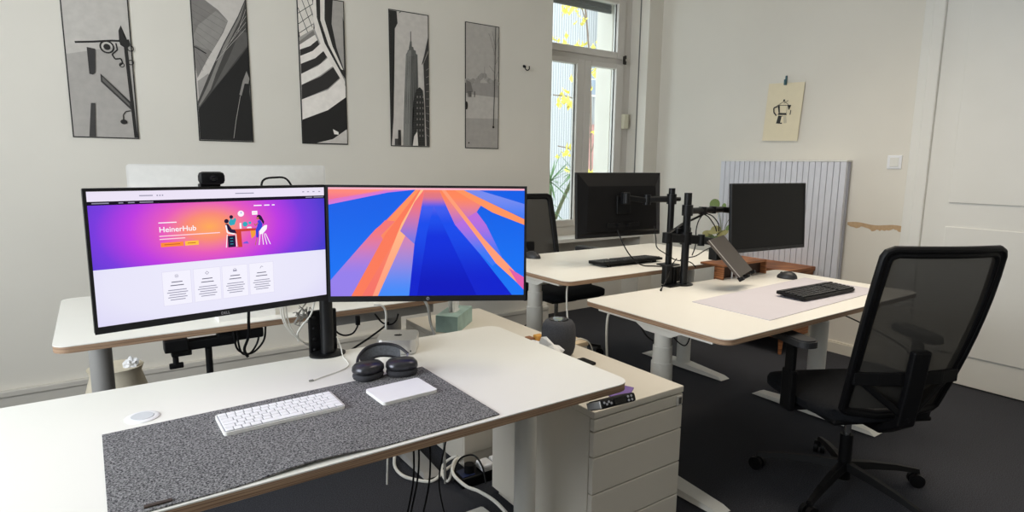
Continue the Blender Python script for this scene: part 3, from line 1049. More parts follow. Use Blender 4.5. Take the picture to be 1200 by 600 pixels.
# crumpled white paper
def crumple(name, label, loc, sx, sy, sz, seed, m, parent=None, rz=0.0):
    bm = bmesh.new()
    bmesh.ops.create_icosphere(bm, subdivisions=3, radius=1)
    random.seed(seed)
    off = Vector((seed * 3.1, seed, 0))
    for v in bm.verts:
        n1 = noise.cell(v.co * 2.1 + off) - 0.5
        n2 = noise.noise(v.co * 2.6 + off)
        v.co *= 1 + 0.18 * n1 + 0.35 * n2
        v.co.x *= sx
        v.co.y *= sy
        v.co.z = max(v.co.z * sz, -sz * 0.6)
    zmin = min(v.co.z for v in bm.verts)
    for v in bm.verts:
        v.co.z -= zmin
    mb = MB()
    mb.bm(bm, 0, Matrix.Rotation(rz, 4, 'Z'))
    o = mb.build(name, m, parent, smooth=False, loc=loc)
    return o


TISS = mat('tissue_white', (236, 236, 236), 0.9, noise_scale=30, noise_amt=0.02)
tag(crumple('crumpled_paper', '', (1.440, 1.825, 0.571), 0.045, 0.105, 0.06, 5, TISS, rz=0.1), 'crumpled white paper next to the dark smart speaker', 'paper')
tag(MB((1.475, 1.44, 0.5705)).prism([(1.40, 1.38), (1.49, 1.405), (1.535, 1.435), (1.52, 1.47), (1.42, 1.50)], 0.5705, 0.574).build('purple_card', mat('purple_paper', (118, 92, 160), 0.7, noise_scale=20, noise_amt=0.05), smooth=False), 'purple card peeking out on the cream drawer unit', 'card')
tag(MB((1.62, 1.80, 0.5705)).prism(rrect(1.555, 1.70, 1.60, 1.78, 0.008), 0.5705, 0.578).build('dark_remote', BLK, smooth=False), 'small dark slab on the drawer unit before the speaker', 'remote')

# smart speaker
sp = thing('smart_speaker', 'dark grey rounded fabric smart speaker on the drawer unit', 'speaker', (1.552, 1.885, 0.57))
MB().lathe([(0.048, 0.0), (0.056, 0.003), (0.064, 0.014), (0.070, 0.038), (0.072, 0.075), (0.071, 0.112), (0.066, 0.133), (0.056, 0.147), (0.042, 0.152)], seg=40).build('fabric_body', mat('speaker_fabric', (64, 65, 70), 0.9, noise_scale=200, noise_amt=0.2, bump=0.4), sp, angle=60)
MB().lathe([(0.042, 0.1515), (0.040, 0.1545), (0.030, 0.1555)], seg=32).build('top_disc', mat('speaker_glass', (30, 30, 34), 0.08, noise_scale=20, noise_amt=0.05), sp)
cable('speaker_cable', 'pale cable running from speaker towards the floor', [(1.63, 1.90, 0.60), (1.72, 1.93, 0.60), (1.80, 1.94, 0.52), (1.85, 1.96, 0.2), (1.86, 2.1, 0.006), (1.86, 2.4, 0.006)], 0.003, WCAB)

# tissue box
tb = thing('tissue_box', 'pale green tissue box with tissue on the cream unit', 'tissue box', (1.40, 2.50, 0.57), rz=math.radians(42))
MB().box((-0.115, -0.055, 0), (0.115, 0.055, 0.08), bev=0.002).build('carton', mat('green_carton', (150, 178, 172), 0.5, noise_scale=14, noise_amt=0.22), tb, smooth=False)
MB().prism([(0.055 * math.cos(k * PI / 8), 0.02 * math.sin(k * PI / 8)) for k in range(16)], 0.0803, 0.081).build('opening', mat('carton_slot', (196, 200, 196), 0.4, noise_scale=30, noise_amt=0.05), tb, smooth=False)
tm = MB()
random.seed(8)
for j in range(2):
    vv, ff = [], []
    for i in range(9):
        a_ = -0.045 + i * 0.011
        for k in range(5):
            h = k / 4
            vv.append((a_ * (1 + 0.35 * h * (1 - h)), 0.012 * math.sin(i * 1.9 + j) * (0.4 + h) + (j - 0.5) * 0.014, 0.078 + h * (0.075 + 0.02 * math.sin(i * 1.3 + j * 2))))
    for i in range(8):
        for k in range(4):
            p = i * 5 + k
            ff.append((p, p + 1, p + 6, p + 5))
    tm.add(vv, ff)
tm.build('tissue', TISS, tb)

# ------------------------------------------------------------------ things on desk A
SURF = 0.74
mt = MB((0.38, 1.39, SURF))
nx, ny = 40, 12
vv, ff = [], []
for lay in (0, 1):
    for i in range(nx + 1):
        for j in range(ny + 1):
            u, v = i / nx, j / ny
            x = -0.027 + 0.812 * u + 0.004 * (1 - v)
            yf = 1.174 + 0.008 * u
            if 0.25 < u < 0.62:
                yf += 0.006 * math.sin((u - 0.25) / 0.37 * PI)
            yb_ = 1.578 + 0.026 * u
            y = yf + (yb_ - yf) * v
            lift = 0.007 * max(0, math.sin((u - 0.28) / 0.34 * PI)) * max(0, 1 - v * 4) if 0.28 < u < 0.62 else 0
            vv.append((x, y, SURF + 0.0004 + lay * 0.003 + lift))
S = (nx + 1) * (ny + 1)
for i in range(nx):
    for j in range(ny):
        p = i * (ny + 1) + j
        q = p + ny + 1
        ff.append((p, p + 1, q + 1, q))
        ff.append((S + p, S + q, S + q + 1, S + p + 1))
for i in range(nx):
    p, q = i * (ny + 1), (i + 1) * (ny + 1)
    ff.append((p, q, S + q, S + p))
    p, q = p + ny, q + ny
    ff.append((p, S + p, S + q, q))
for j in range(ny):
    p = j
    ff.append((p, S + p, S + p + 1, p + 1))
    p = nx * (ny + 1) + j
    ff.append((p, p + 1, S + p + 1, S + p))
mt.add(vv, ff)
mto = tag(mt.build('felt_desk_mat', FELT), 'large grey felt mat on the front desk', 'desk mat')
MB().box((-0.350, -0.206, 0.0035), (-0.305, -0.196, 0.0065), bev=0.001).build('leather_tag', mat('dark_leather', (58, 46, 38), 0.6, noise_scale=30, noise_amt=0.1), mto, smooth=False)
TOPA = SURF + 0.0035

kb = thing('white_keyboard', 'slim white compact keyboard on grey felt mat', 'keyboard', (0.34, 1.478, TOPA), rz=math.radians(0.6))
MB().prism(rrect(-0.141, -0.059, 0.141, 0.059, 0.009), 0.0, 0.008).build('case', ALUW, kb, smooth=False)
KEYW = mat('white_keycap', (240, 240, 243), 0.45, noise_scale=20, noise_amt=0.005)
MB().prism(rrect(-0.1385, -0.0565, 0.1385, 0.0565, 0.007), 0.008, 0.0084).build('key_bed', KEYG, kb, smooth=False)
km = MB()
rows = [14 * [1], 13 * [1] + [1.5], [1.5] + 12 * [1] + [1], [1.8] + 11 * [1] + [1.8], [1.3] + 10 * [1] + [2.3], [1, 1, 1, 1.3, 5.2, 1.3, 1, 1, 1, 1]]
kc = 0
for r, row in enumerate(rows):
    tot = sum(row)
    y = 0.0535 - r * 0.0184
    x = -0.137
    for wkey in row:
        w = wkey * 0.274 / tot
        M_ = MB().box((x + 0.0012, y - 0.0166, 0.0085), (x + w - 0.0012, y, 0.0108), bev=0.0008)
        M_.build('key', KEYW, kb, smooth=False)
        x += w
        kc += 1

tp = thing('white_trackpad', 'white flat trackpad lying on the grey felt mat', 'trackpad', (0.645, 1.445, TOPA), rz=math.radians(2.5))
MB().prism(rrect(-0.080, -0.0575, 0.080, 0.0575, 0.008), 0.0, 0.0075).build('case', ALUW, tp, smooth=False)
MB().prism(rrect(-0.0795, -0.057, 0.0795, 0.057, 0.0075), 0.0076, 0.0086).build('touch_surface', KEYW, tp, smooth=False)

mm = thing('mini_computer', 'small square silver desktop computer behind the headphones', 'computer', (0.800, 1.812, SURF), rz=math.radians(-32))
MB().prism(rrect(-0.0635, -0.0635, 0.0635, 0.0635, 0.022, 8), 0.004, 0.050).build('aluminium_case', ALU, mm, angle=40)
MB().lathe([(0.045, 0), (0.05, 0.004)], seg=28).build('base', BLK, mm)
MB().cyl((0.048, -0.0633, 0.014), (0.048, -0.0642, 0.014), 0.0025).build('port', BLK, mm)


def apple_mark(parent, name, s, M, m):
    mb = MB()
    pts = []
    for k in range(40):
        th = 2 * PI * k / 40
        r = 1.0 + 0.10 * math.cos(2 * th) - 0.16 * math.exp(-((th - PI / 2) / 0.35) ** 2) - 0.07 * math.exp(-((th - 3 * PI / 2) / 0.3) ** 2)
        x, y = r * math.cos(th), r * math.sin(th)
        if x > 0.62 and -0.15 < y < 0.75:
            x = 1.05 - math.sqrt(max(0, 0.46 ** 2 - (y - 0.3) ** 2))
        pts.append((x * s, y * s))
    bm = bmesh.new()
    vs_ = [bm.verts.new((p[0], p[1], 0)) for p in pts]
    bm.faces.new(vs_)
    bmesh.ops.triangulate(bm, faces=bm.faces[:])
    mb.bm(bm, 0, M)
    leaf = [(0.02 * s, 1.0 * s, 0), (0.30 * s, 1.05 * s, 0), (0.42 * s, 1.5 * s, 0), (0.1 * s, 1.4 * s, 0)]
    mb.add(leaf, [(0, 1, 2, 3)], 0, M)
    return mb.build(name, m, parent, smooth=False)


apple_mark(mm, 'logo', 0.0125, Matrix.Translation((0, -0.002, 0.0503)), BLK)

# round cable port / charging disc
gr = thing('charging_disc', 'flat white round disc with grey centre on desk left', 'charging pad', (0.055, 1.645, SURF))
MB().lathe([(0.037, 0.0), (0.037, 0.002), (0.034, 0.0035), (0.026, 0.0035)], seg=40).build('ring', WPL, gr)
MB().lathe([(0.0255, 0.0036), (0.0245, 0.0046)], seg=36).build('centre_disc', mat('disc_grey', (205, 208, 212), 0.5, noise_scale=20, noise_amt=0.01), gr)

# over-ear headphones
hp = thing('headphones', 'dark grey over-ear headphones lying behind the white trackpad', 'headphones', (0.66, 1.60, TOPA))
HPM = mat('space_grey_metal', (70, 70, 74), 0.28, metal=0.75, noise_scale=30, noise_amt=0.04)
HPC = mat('ear_cushion_mesh', (56, 56, 60), 0.95, noise_scale=200, noise_amt=0.2)
for sx, cx, cy, az in ((-1, -0.048, 0.002, 18), (1, 0.046, -0.022, -14)):
    Mc = Matrix.Translation((cx, cy, 0)) @ Matrix.Rotation(math.radians(az), 4, 'Z')
    ec = MB().lathe([(0.034, 0.019), (0.0445, 0.021), (0.047, 0.026), (0.0455, 0.036), (0.038, 0.044), (0.022, 0.048), (0.008, 0.049)], seg=36, sx=1.0, sy=0.80, M=Mc, power=2.5).build('ear_cup', HPM, hp, angle=70)
    MB().lathe([(0.036, 0.0), (0.043, 0.003), (0.0455, 0.010), (0.043, 0.018), (0.035, 0.020)], seg=36, sx=1.0, sy=0.80, M=Mc, power=2.5).build('ear_cushion', HPC, ec, angle=70)
band = smooth_path([(-0.070, 0.030, 0.036), (-0.052, 0.062, 0.048), (-0.020, 0.080, 0.064), (0.022, 0.078, 0.070), (0.064, 0.055, 0.063), (0.084, 0.015, 0.045)], 8)
MB().tube(band, 0.0045, seg=10).build('headband', mat('headband_black', (36, 36, 40), 0.5, noise_scale=30, noise_amt=0.05), hp)
cn = MB()
vv, ff = [], []
src = band[8:-6]
for p in src:
    for k in range(4):
        h = k / 3
        vv.append(Vector((p.x * (1 - 0.04 * h), p.y - 0.012 * h, p.z - 0.034 * h - 0.001)))
for i in range(len(src) - 1):
    for k in range(3):
        q = i * 4 + k
        ff.append((q, q + 1, q + 5, q + 4))
cn.add(vv, ff)
b0 = [v for i, v in enumerate(vv) if i % 4 == 3]
cn.build('headband_canopy', mat('canopy_knit', (92, 94, 98), 0.9, noise_scale=160, noise_amt=0.2), hp)
MB().tube(b0, 0.0035, seg=8).build('lower_rim', mat('headband_black', (0, 0, 0)), hp)
for pts in ([(-0.070, 0.030, 0.036), (-0.058, 0.020, 0.034)], [(0.084, 0.015, 0.045), (0.066, -0.004, 0.036)]):
    MB().tube(pts, 0.003).build('stem', ALU, hp)

# loose cable with tip on the desk
lc = cable('charging_cable', 'thin white charging cable curling on desk by stand', [(0.612, 1.872, 0.80), (0.622, 1.865, 0.765), (0.618, 1.835, 0.7425), (0.612, 1.78, 0.7425), (0.60, 1.735, 0.7425), (0.565, 1.705, 0.7425), (0.515, 1.685, 0.7425), (0.475, 1.668, 0.7425)], 0.0018, WCAB)
MB(lc.location).box((0.462, 1.6655, 0.7405), (0.475, 1.6735, 0.7445), bev=0.001, M=None).build('plug_tip', GCAB, lc, smooth=False)

# ------------------------------------------------------------------ monitors
def monitor(label, c, yaw, tilt, w=0.613, h=0.360, chin=0.018, screen_fn=None, group=None, back_detail=True, name='monitor'):
    t = thing(name, label, 'monitor', c, rot=(-tilt, 0, yaw), group=group)
    hw, hh = w / 2, h / 2
    b = MB()
    b.box((-hw, 0.0, -hh), (hw, 0.016, hh), bev=0.003)
    b.build('housing', BEZ, t, smooth=False)
    bk_ = MB()
    v1 = [(-hw + 0.004, 0.016, -hh + 0.02), (hw - 0.004, 0.016, -hh + 0.02), (hw - 0.004, 0.016, hh - 0.004), (-hw + 0.004, 0.016, hh - 0.004)]
    v2 = [(-hw + 0.05, 0.040, -hh + 0.035), (hw - 0.05, 0.040, -hh + 0.035), (hw - 0.06, 0.040, hh - 0.075), (-hw + 0.06, 0.040, hh - 0.075)]
    bk_.add(v1 + v2, [(0, 1, 5, 4), (1, 2, 6, 5), (2, 3, 7, 6), (3, 0, 4, 7), (4, 5, 6, 7)])
    bo = bk_.build('rear_cover', BLK, t, smooth=False)
    # screen opening: thin lips stand proud of the screen
    lip = MB()
    e = 0.0075
    lip.box((-hw, -0.0025, -hh), (-hw + e, 0.0005, hh))
    lip.box((hw - e, -0.0025, -hh), (hw, 0.0005, hh))
    lip.box((-hw + e, -0.0025, hh - e), (hw - e, 0.0005, hh))
    lip.box((-hw + e, -0.0025, -hh), (hw - e, 0.0005, -hh + chin))
    lip.build('bezel', BEZ, t, smooth=False)
    return t


def grad_mat(name, fn):
    m = bpy.data.materials.new(name)
    m.use_nodes = True
    nt = m.node_tree
    b = nt.nodes['Principled BSDF']
    b.inputs['Base Color'].default_value = (0, 0, 0, 1)
    b.inputs['Specular IOR Level'].default_value = 0.15
    b.inputs['Emission Strength'].default_value = 1.0
    fn(nt, b)
    return m


def radial(nt, b, cx, cz, sx, sz, stops):
    tc = nt.nodes.new('ShaderNodeTexCoord')
    mp_ = nt.nodes.new('ShaderNodeMapping')
    mp_.inputs['Location'].default_value = (-cx / sx, 0, -cz / sz)
    mp_.inputs['Scale'].default_value = (1 / sx, 0, 1 / sz)
    nt.links.new(tc.outputs['Object'], mp_.inputs['Vector'])
    ln = nt.nodes.new('ShaderNodeVectorMath')
    ln.operation = 'LENGTH'
    nt.links.new(mp_.outputs['Vector'], ln.inputs[0])
    r = nt.nodes.new('ShaderNodeValToRGB')
    el = r.color_ramp.elements
    while len(el) < len(stops):
        el.new(0.5)
    for e_, (p, c) in zip(el, stops):
        e_.position = p
        e_.color = srgb(*c)
    nt.links.new(ln.outputs['Value'], r.inputs['Fac'])
    nt.links.new(r.outputs['Color'], b.inputs['Emission Color'])


BANNER = grad_mat('banner_gradient', lambda nt, b: radial(nt, b, -0.03, 0.072, 0.36, 0.22, [
    (0.0, (255, 172, 92)), (0.16, (250, 140, 120)), (0.32, (232, 92, 190)), (0.52, (190, 62, 226)), (0.72, (122, 60, 222)), (0.95, (74, 62, 206))]))
PAGE = grad_mat('page_gradient', lambda nt, b: radial(nt, b, 0.0, -0.06, 0.5, 0.2, [(0.0, (238, 236, 252)), (0.55, (232, 230, 250)), (1.0, (212, 206, 244))]))

E_WHITE = emit('lit_white', (250, 248, 255))
E_BAR = emit('lit_toolbar', (236, 228, 246))
E_DARK = emit('lit_dark', (24, 18, 34))
E_TXT = emit('lit_text_grey', (150, 148, 170))
E_TXD = emit('lit_text_dark', (84, 82, 104))
E_CARD = emit('lit_card', (244, 242, 254))
E_CARDE = emit('lit_card_edge', (222, 218, 240))

M1 = monitor('large monitor at left showing a purple web page', (0.28, 1.802, 1.11), 0.136, -0.023)
a = Art(y0=-0.0002, step=0.00006)
a.rect(-0.300, -0.163, 0.300, 0.1735, PAGE, 0)
a.rect(-0.299, 0.148, 0.299, 0.1735, E_BAR)
a.rect(-0.299, 0.139, 0.299, 0.148, E_DARK)
a.rect(-0.299, -0.019, 0.299, 0.139, BANNER)
for k in range(3):
    a.disc(-0.150 + k * 0.006, 0.160, 0.0018, E_TXT, 40)
for x, w in ((-0.19, 0.03), (0.04, 0.05), (0.23, 0.006), (0.245, 0.006), (0.262, 0.006), (0.28, 0.006)):
    a.rect(x, 0.159, x + w, 0.1615, E_TXT, 41)
for x, w in ((-0.29, 0.035), (-0.235, 0.01), (-0.215, 0.014), (-0.19, 0.03), (0.24, 0.02), (0.265, 0.03)):
    a.rect(x, 0.1425, x + w, 0.1450, E_TXT, 42)
for x, w in ((0.088, 0.022), (0.117, 0.015), (0.139, 0.008)):
    a.rect(x, 0.1235, x + w, 0.1265, E_WHITE, 43)
a.rect(-0.152, 0.088, -0.110, 0.0905, E_WHITE, 43)
a.k = 44
a.text('HeinerHub', -0.152, 0.065, 0.0195, E_WHITE)
a.rect(-0.152, 0.0535, -0.005, 0.0560, emit('lit_pale_pink', (255, 214, 226)), 46)
a.rect(-0.152, 0.0455, -0.092, 0.0480, emit('lit_pale_pink', (0, 0, 0)), 46)
a.rect(-0.150, 0.026, -0.097, 0.0375, emit('lit_orange', (255, 140, 60)), 46)
a.rect(-0.093, 0.026, -0.060, 0.0375, emit('lit_yellow', (255, 196, 70)), 46)
a.rect(-0.142, 0.031, -0.105, 0.033, emit('lit_rust', (196, 96, 40)), 47)
a.rect(-0.087, 0.031, -0.067, 0.033, emit('lit_rust', (0, 0, 0)), 47)
for i, x in enumerate((-0.152, -0.0775, -0.005, 0.068)):
    a.rect(x - 0.001, -0.131, x + 0.068, -0.039, E_CARDE, 46)
    a.rect(x, -0.130, x + 0.067, -0.040, E_CARD, 47)
    cx = x + 0.0335
    if i == 0:
        a.ring(cx, -0.053, 0.004, 0.001, E_TXT, 48, n=12)
        a.disc(cx, -0.053, 0.0015, E_TXT, 48)
    elif i == 1:
        a.ring(cx, -0.053, 0.0045, 0.0012, E_TXT, 48, n=4)
    elif i == 2:
        a.ring(cx, -0.053, 0.004, 0.0012, E_TXT, 48, n=8, a0=0, a1=180)
        a.rect(cx - 0.005, -0.057, cx + 0.005, -0.053, E_TXT, 48)
    else:
        a.line([(cx - 0.004, -0.056), (cx, -0.050), (cx + 0.005, -0.052)], 0.0015, E_TXT, 48)
    for j, (z, w, mm_) in enumerate(((-0.0685, 0.026, E_TXD), (-0.0775, 0.032, E_TXD), (-0.090, 0.044, E_TXT), (-0.0965, 0.050, E_TXT), (-0.103, 0.040, E_TXT), (-0.1095, 0.046, E_TXT), (-0.116, 0.036, E_TXT))):
        a.rect(cx - w / 2, z - 0.0012, cx + w / 2, z + 0.0010, mm_, 48)
# flat illustration of two people at a table
SK_, NAVY, BLU, RED_ = emit('lit_skin', (190, 110, 90)), emit('lit_navy', (34, 26, 60)), emit('lit_blue', (58, 66, 214)), emit('lit_red', (206, 66, 52))
TEAL = emit('lit_teal', (52, 170, 190))
a.disc(0.052, 0.104, 0.0085, E_WHITE, 50)
a.line([(0.052, 0.104), (0.055, 0.107)], 0.001, BLU, 51)
a.line([(0.052, 0.104), (0.052, 0.1095)], 0.001, BLU, 51)
a.rect(0.082, 0.099, 0.097, 0.110, E_WHITE, 50)
a.rect(0.0845, 0.1035, 0.0945, 0.1055, emit('lit_pale_pink', (0, 0, 0)), 51)
a.rect(0.031, 0.054, 0.093, 0.061, RED_, 52)
a.poly([(0.037, 0.055), (0.050, 0.055), (0.052, 0.010), (0.041, 0.010)], RED_, 52)
a.poly([(0.036, 0.055), (0.038, 0.055), (0.0395, 0.010), (0.036, 0.010)], emit('lit_rust', (0, 0, 0)), 53)
a.poly([(0.075, 0.055), (0.092, 0.055), (0.088, 0.040), (0.078, 0.032)], emit('lit_amber', (246, 160, 60)), 52)
a.disc(0.026, 0.096, 0.005, NAVY, 53)
a.poly([(0.018, 0.080), (0.024, 0.092), (0.030, 0.088), (0.036, 0.094), (0.039, 0.088), (0.034, 0.074), (0.022, 0.072)], TEAL, 52)
a.disc(0.013, 0.085, 0.006, NAVY, 54)
a.poly([(0.010, 0.078), (0.017, 0.077), (0.026, 0.062), (0.034, 0.060), (0.038, 0.050), (0.022, 0.052), (0.012, 0.064)], NAVY, 55)
a.line([(0.011, 0.074), (0.014, 0.053), (0.033, 0.048)], 0.0035, E_WHITE, 56)
a.line([(0.013, 0.048), (0.009, 0.012)], 0.002, E_WHITE, 56)
a.line([(0.036, 0.048), (0.037, 0.012)], 0.002, E_WHITE, 56)
a.rect(0.014, 0.012, 0.034, 0.044, NAVY, 57)
for z in (0.036, 0.028, 0.020):
    a.rect(0.020, z, 0.028, z + 0.0015, TEAL, 58)
a.rect(0.047, 0.062, 0.052, 0.078, E_WHITE, 54)
a.disc(0.062, 0.074, 0.007, TEAL, 54)
a.disc(0.075, 0.077, 0.004, TEAL, 54)
a.poly([(0.066, 0.062), (0.080, 0.062), (0.078, 0.066), (0.068, 0.066)], E_WHITE, 55)
a.poly([(0.052, 0.020), (0.070, 0.018), (0.066, 0.026), (0.058, 0.024)], emit('lit_violet', (120, 92, 220)), 53)
a.disc(0.101, 0.092, 0.0065, NAVY, 56)
a.poly([(0.100, 0.096), (0.108, 0.094), (0.115, 0.078), (0.113, 0.070), (0.106, 0.082), (0.099, 0.088)], NAVY, 55)
a.disc(0.097, 0.089, 0.0038, SK_, 57)
a.poly([(0.097, 0.082), (0.104, 0.084), (0.110, 0.072), (0.108, 0.058), (0.098, 0.052), (0.097, 0.034), (0.091, 0.034), (0.090, 0.056), (0.096, 0.068)], BLU, 56)
a.line([(0.098, 0.076), (0.090, 0.068), (0.087, 0.074)], 0.003, SK_, 58)
a.poly([(0.100, 0.042), (0.110, 0.044), (0.121, 0.056), (0.123, 0.068), (0.116, 0.068), (0.108, 0.062), (0.100, 0.052)], E_WHITE, 57)
for x0_, x1_ in ((0.102, 0.098), (0.108, 0.110), (0.113, 0.120), (0.117, 0.130)):
    a.line([(x0_, 0.044), (x1_, 0.012)], 0.002, E_WHITE, 57)
a.line([(0.093, 0.034), (0.087, 0.012)], 0.0022, SK_, 57)
a.build('screen', M1)
a = Art(y0=-0.0026, step=0.0001)
a.text('D\u2922LL' if False else 'DELL', -0.0135, -0.1755, 0.0105, mat('logo_silver', (190, 190, 195), 0.3, metal=0.5, noise_scale=20, noise_amt=0.02))
a.build('logo', M1)

M2 = monitor('monitor right of the stand showing blue and orange rays', (0.84, 1.665, 1.111), -0.517, 0.037)
def lin(c0, c1, z0, z1, name, mid=()):
    def fn(nt, b):
        tc = nt.nodes.new('ShaderNodeTexCoord')
        sp_ = nt.nodes.new('ShaderNodeSeparateXYZ')
        nt.links.new(tc.outputs['Object'], sp_.inputs[0])
        mr = nt.nodes.new('ShaderNodeMapRange')
        mr.inputs['From Min'].default_value = z0
        mr.inputs['From Max'].default_value = z1
        nt.links.new(sp_.outputs['Z'], mr.inputs['Value'])
        r = nt.nodes.new('ShaderNodeValToRGB')
        r.color_ramp.interpolation = 'EASE'
        r.color_ramp.elements[0].color = srgb(*c0)
        r.color_ramp.elements[1].color = srgb(*c1)
        for p_, c_ in mid:
            r.color_ramp.elements.new(p_).color = srgb(*c_)
        nt.links.new(mr.outputs['Result'], r.inputs['Fac'])
        nt.links.new(r.outputs['Color'], b.inputs['Emission Color'])
    return grad_mat(name, fn)


R_SKY = lin((26, 118, 246), (20, 96, 232), -0.16, 0.17, 'ray_mid_blue')
R_DEEP = lin((14, 34, 206), (252, 128, 100), -0.12, 0.17, 'ray_deep_blue', [(0.62, (24, 76, 236)), (0.80, (64, 92, 238)), (0.93, (226, 120, 130))])
R_DEEP2 = lin((8, 22, 190), (84, 96, 236), -0.14, 0.12, 'ray_deeper_blue', [(0.6, (14, 48, 220)), (0.85, (26, 78, 236))])
R_OR = lin((246, 116, 104), (255, 150, 96), -0.16, 0.17, 'ray_orange')
R_OR2 = lin((255, 160, 128), (255, 196, 140), -0.16, 0.17, 'ray_light_orange')
R_PUR = lin((70, 140, 250), (250, 130, 128), -0.16, 0.13, 'ray_violet')
R_PUR2 = lin((96, 120, 236), (248, 118, 112), -0.02, 0.15, 'ray_violet_pink')
R_PINK = lin((240, 110, 150), (255, 140, 120), 0.13, 0.17, 'ray_pink')
R_LAV = lin((150, 128, 236), (246, 120, 120), -0.10, 0.06, 'ray_lavender')
a = Art(y0=-0.0002, step=0.00008)
a.rect(-0.300, -0.163, 0.300, 0.1735, R_SKY, 0)
a.poly([(-0.299, 0.128), (-0.20, 0.150), (-0.10, 0.166), (-0.10, 0.169), (-0.299, 0.169)], R_PINK)
a.poly([(-0.299, 0.135), (-0.299, 0.12), (-0.12, 0.158), (-0.03, 0.168), (-0.12, 0.168)], emit('ray_pink_edge', (214, 120, 214)), 1)
a.poly([(-0.035, 0.169), (-0.130, 0.070), (-0.160, 0.045), (-0.205, -0.005), (-0.299, -0.112), (-0.299, -0.162), (-0.21, -0.162), (-0.02, 0.169)], R_LAV)
a.poly([(-0.035, 0.169), (-0.125, 0.072), (-0.155, 0.048), (-0.12, -0.02), (-0.237, -0.162), (-0.160, -0.162), (-0.005, 0.169)], R_OR)
a.poly([(-0.13, 0.073), (-0.20, 0.0), (-0.21, -0.03), (-0.15, 0.02), (-0.10, 0.07)], R_LAV)
a.poly([(-0.024, 0.169), (-0.13, 0.03), (-0.237, -0.162), (-0.205, -0.162), (-0.012, 0.160)], emit('ray_coral', (252, 124, 92)))
a.poly([(-0.020, 0.169), (-0.08, 0.065), (-0.172, -0.162), (-0.156, -0.162), (-0.004, 0.169)], R_OR2)
a.poly([(-0.004, 0.169), (-0.156, -0.162), (-0.06, -0.162), (-0.03, 0.06), (-0.010, 0.169)], R_PUR)
a.poly([(-0.010, 0.169), (-0.03, 0.06), (-0.042, 0.0), (-0.085, 0.04), (-0.04, 0.13)], R_PUR2)
a.poly([(-0.009, 0.169), (0.034, 0.169), (0.06, 0.11), (0.083, 0.06), (0.154, -0.024), (0.262, -0.162), (-0.060, -0.162), (-0.042, 0.0), (-0.018, 0.095)], R_DEEP)
a.poly([(0.018, 0.118), (0.060, 0.03), (0.15, -0.162), (-0.035, -0.162), (-0.002, 0.04)], R_DEEP2)
a.poly([(0.034, 0.169), (0.06, 0.11), (0.083, 0.06), (0.15, 0.10), (0.17, 0.13), (0.09, 0.169)], lin((160, 110, 220), (255, 136, 92), 0.04, 0.15, 'ray_orange_fan'))
a.poly([(0.083, 0.06), (0.154, -0.024), (0.20, -0.07), (0.23, -0.04), (0.18, 0.06), (0.15, 0.10)], lin((60, 120, 248), (190, 110, 220), -0.04, 0.09, 'ray_blue_fan'))
a.poly([(0.040, 0.169), (0.052, 0.169), (0.17, 0.02), (0.299, -0.118), (0.299, -0.142), (0.21, -0.06), (0.16, 0.01)], emit('ray_thin_orange', (255, 158, 120)))
a.poly([(0.25, -0.075), (0.299, -0.105), (0.299, -0.145), (0.28, -0.125)], emit('ray_thin_pink', (226, 96, 170)))
a.poly([(0.078, 0.169), (0.105, 0.169), (0.299, 0.078), (0.299, 0.060), (0.20, 0.098)], emit('ray_broad_orange', (255, 150, 98)))
a.poly([(0.105, 0.169), (0.15, 0.169), (0.299, 0.125), (0.299, 0.080)], lin((70, 126, 246), (120, 140, 240), 0.08, 0.15, 'ray_top_blue'))
a.rect(-0.2985, 0.1665, 0.2985, 0.1735, emit('ray_menu_strip', (246, 178, 196)))
a.build('screen', M2)
a = Art(y0=-0.0026, step=0.0001)
SIL = mat('logo_silver', (0, 0, 0))
a.ring(-0.002, -0.171, 0.0042, 0.0012, SIL, 1, n=18)
a.line([(-0.004, -0.174), (-0.001, -0.168)], 0.0012, SIL, 2)
a.build('logo', M2)

# pole with foot carrying both monitors
st = thing('dual_monitor_stand', 'black pole stand carrying the two lit monitors', 'monitor stand', (0.585, 1.886, SURF))
MB().cyl((0, 0, 0.008), (0, 0, 0.46), 0.0205, seg=28).build('pole', BLKS, st)
MB().lathe([(0.058, 0), (0.058, 0.005), (0.050, 0.008), (0.0, 0.0085)], seg=36, sy=0.75).build('base_plate', BLKS, st)
for (dx, dy, z) in ((-0.245, -0.026, 0.37), (0.225, -0.150, 0.37)):
    ar = MB()
    ar.cyl((0, 0, z - 0.03), (0, 0, z + 0.03), 0.028, seg=24)
    ar.box((0, -0.012, -0.016), (math.hypot(dx, dy), 0.012, 0.016), bev=0.004, M=Matrix.Translation((0, 0, z)) @ Matrix.Rotation(math.atan2(dy, dx), 4, 'Z'))
    ar.build('arm', BLKS, st, smooth=False)
cl = MB().box((-0.045, 0.036, -0.09), (0.045, 0.052, 0.14), bev=0.003)
for k in range(6):
    cl.lathe([(0.006, 0), (0.006, 0.006), (0.003, 0.008)], seg=10, M=Matrix.Translation((-0.03, 0.036, -0.06 + k * 0.036)) @ Matrix.Rotation(PI / 2, 4, 'X'))
cl.build('cable_plate', BLK, st, smooth=False)

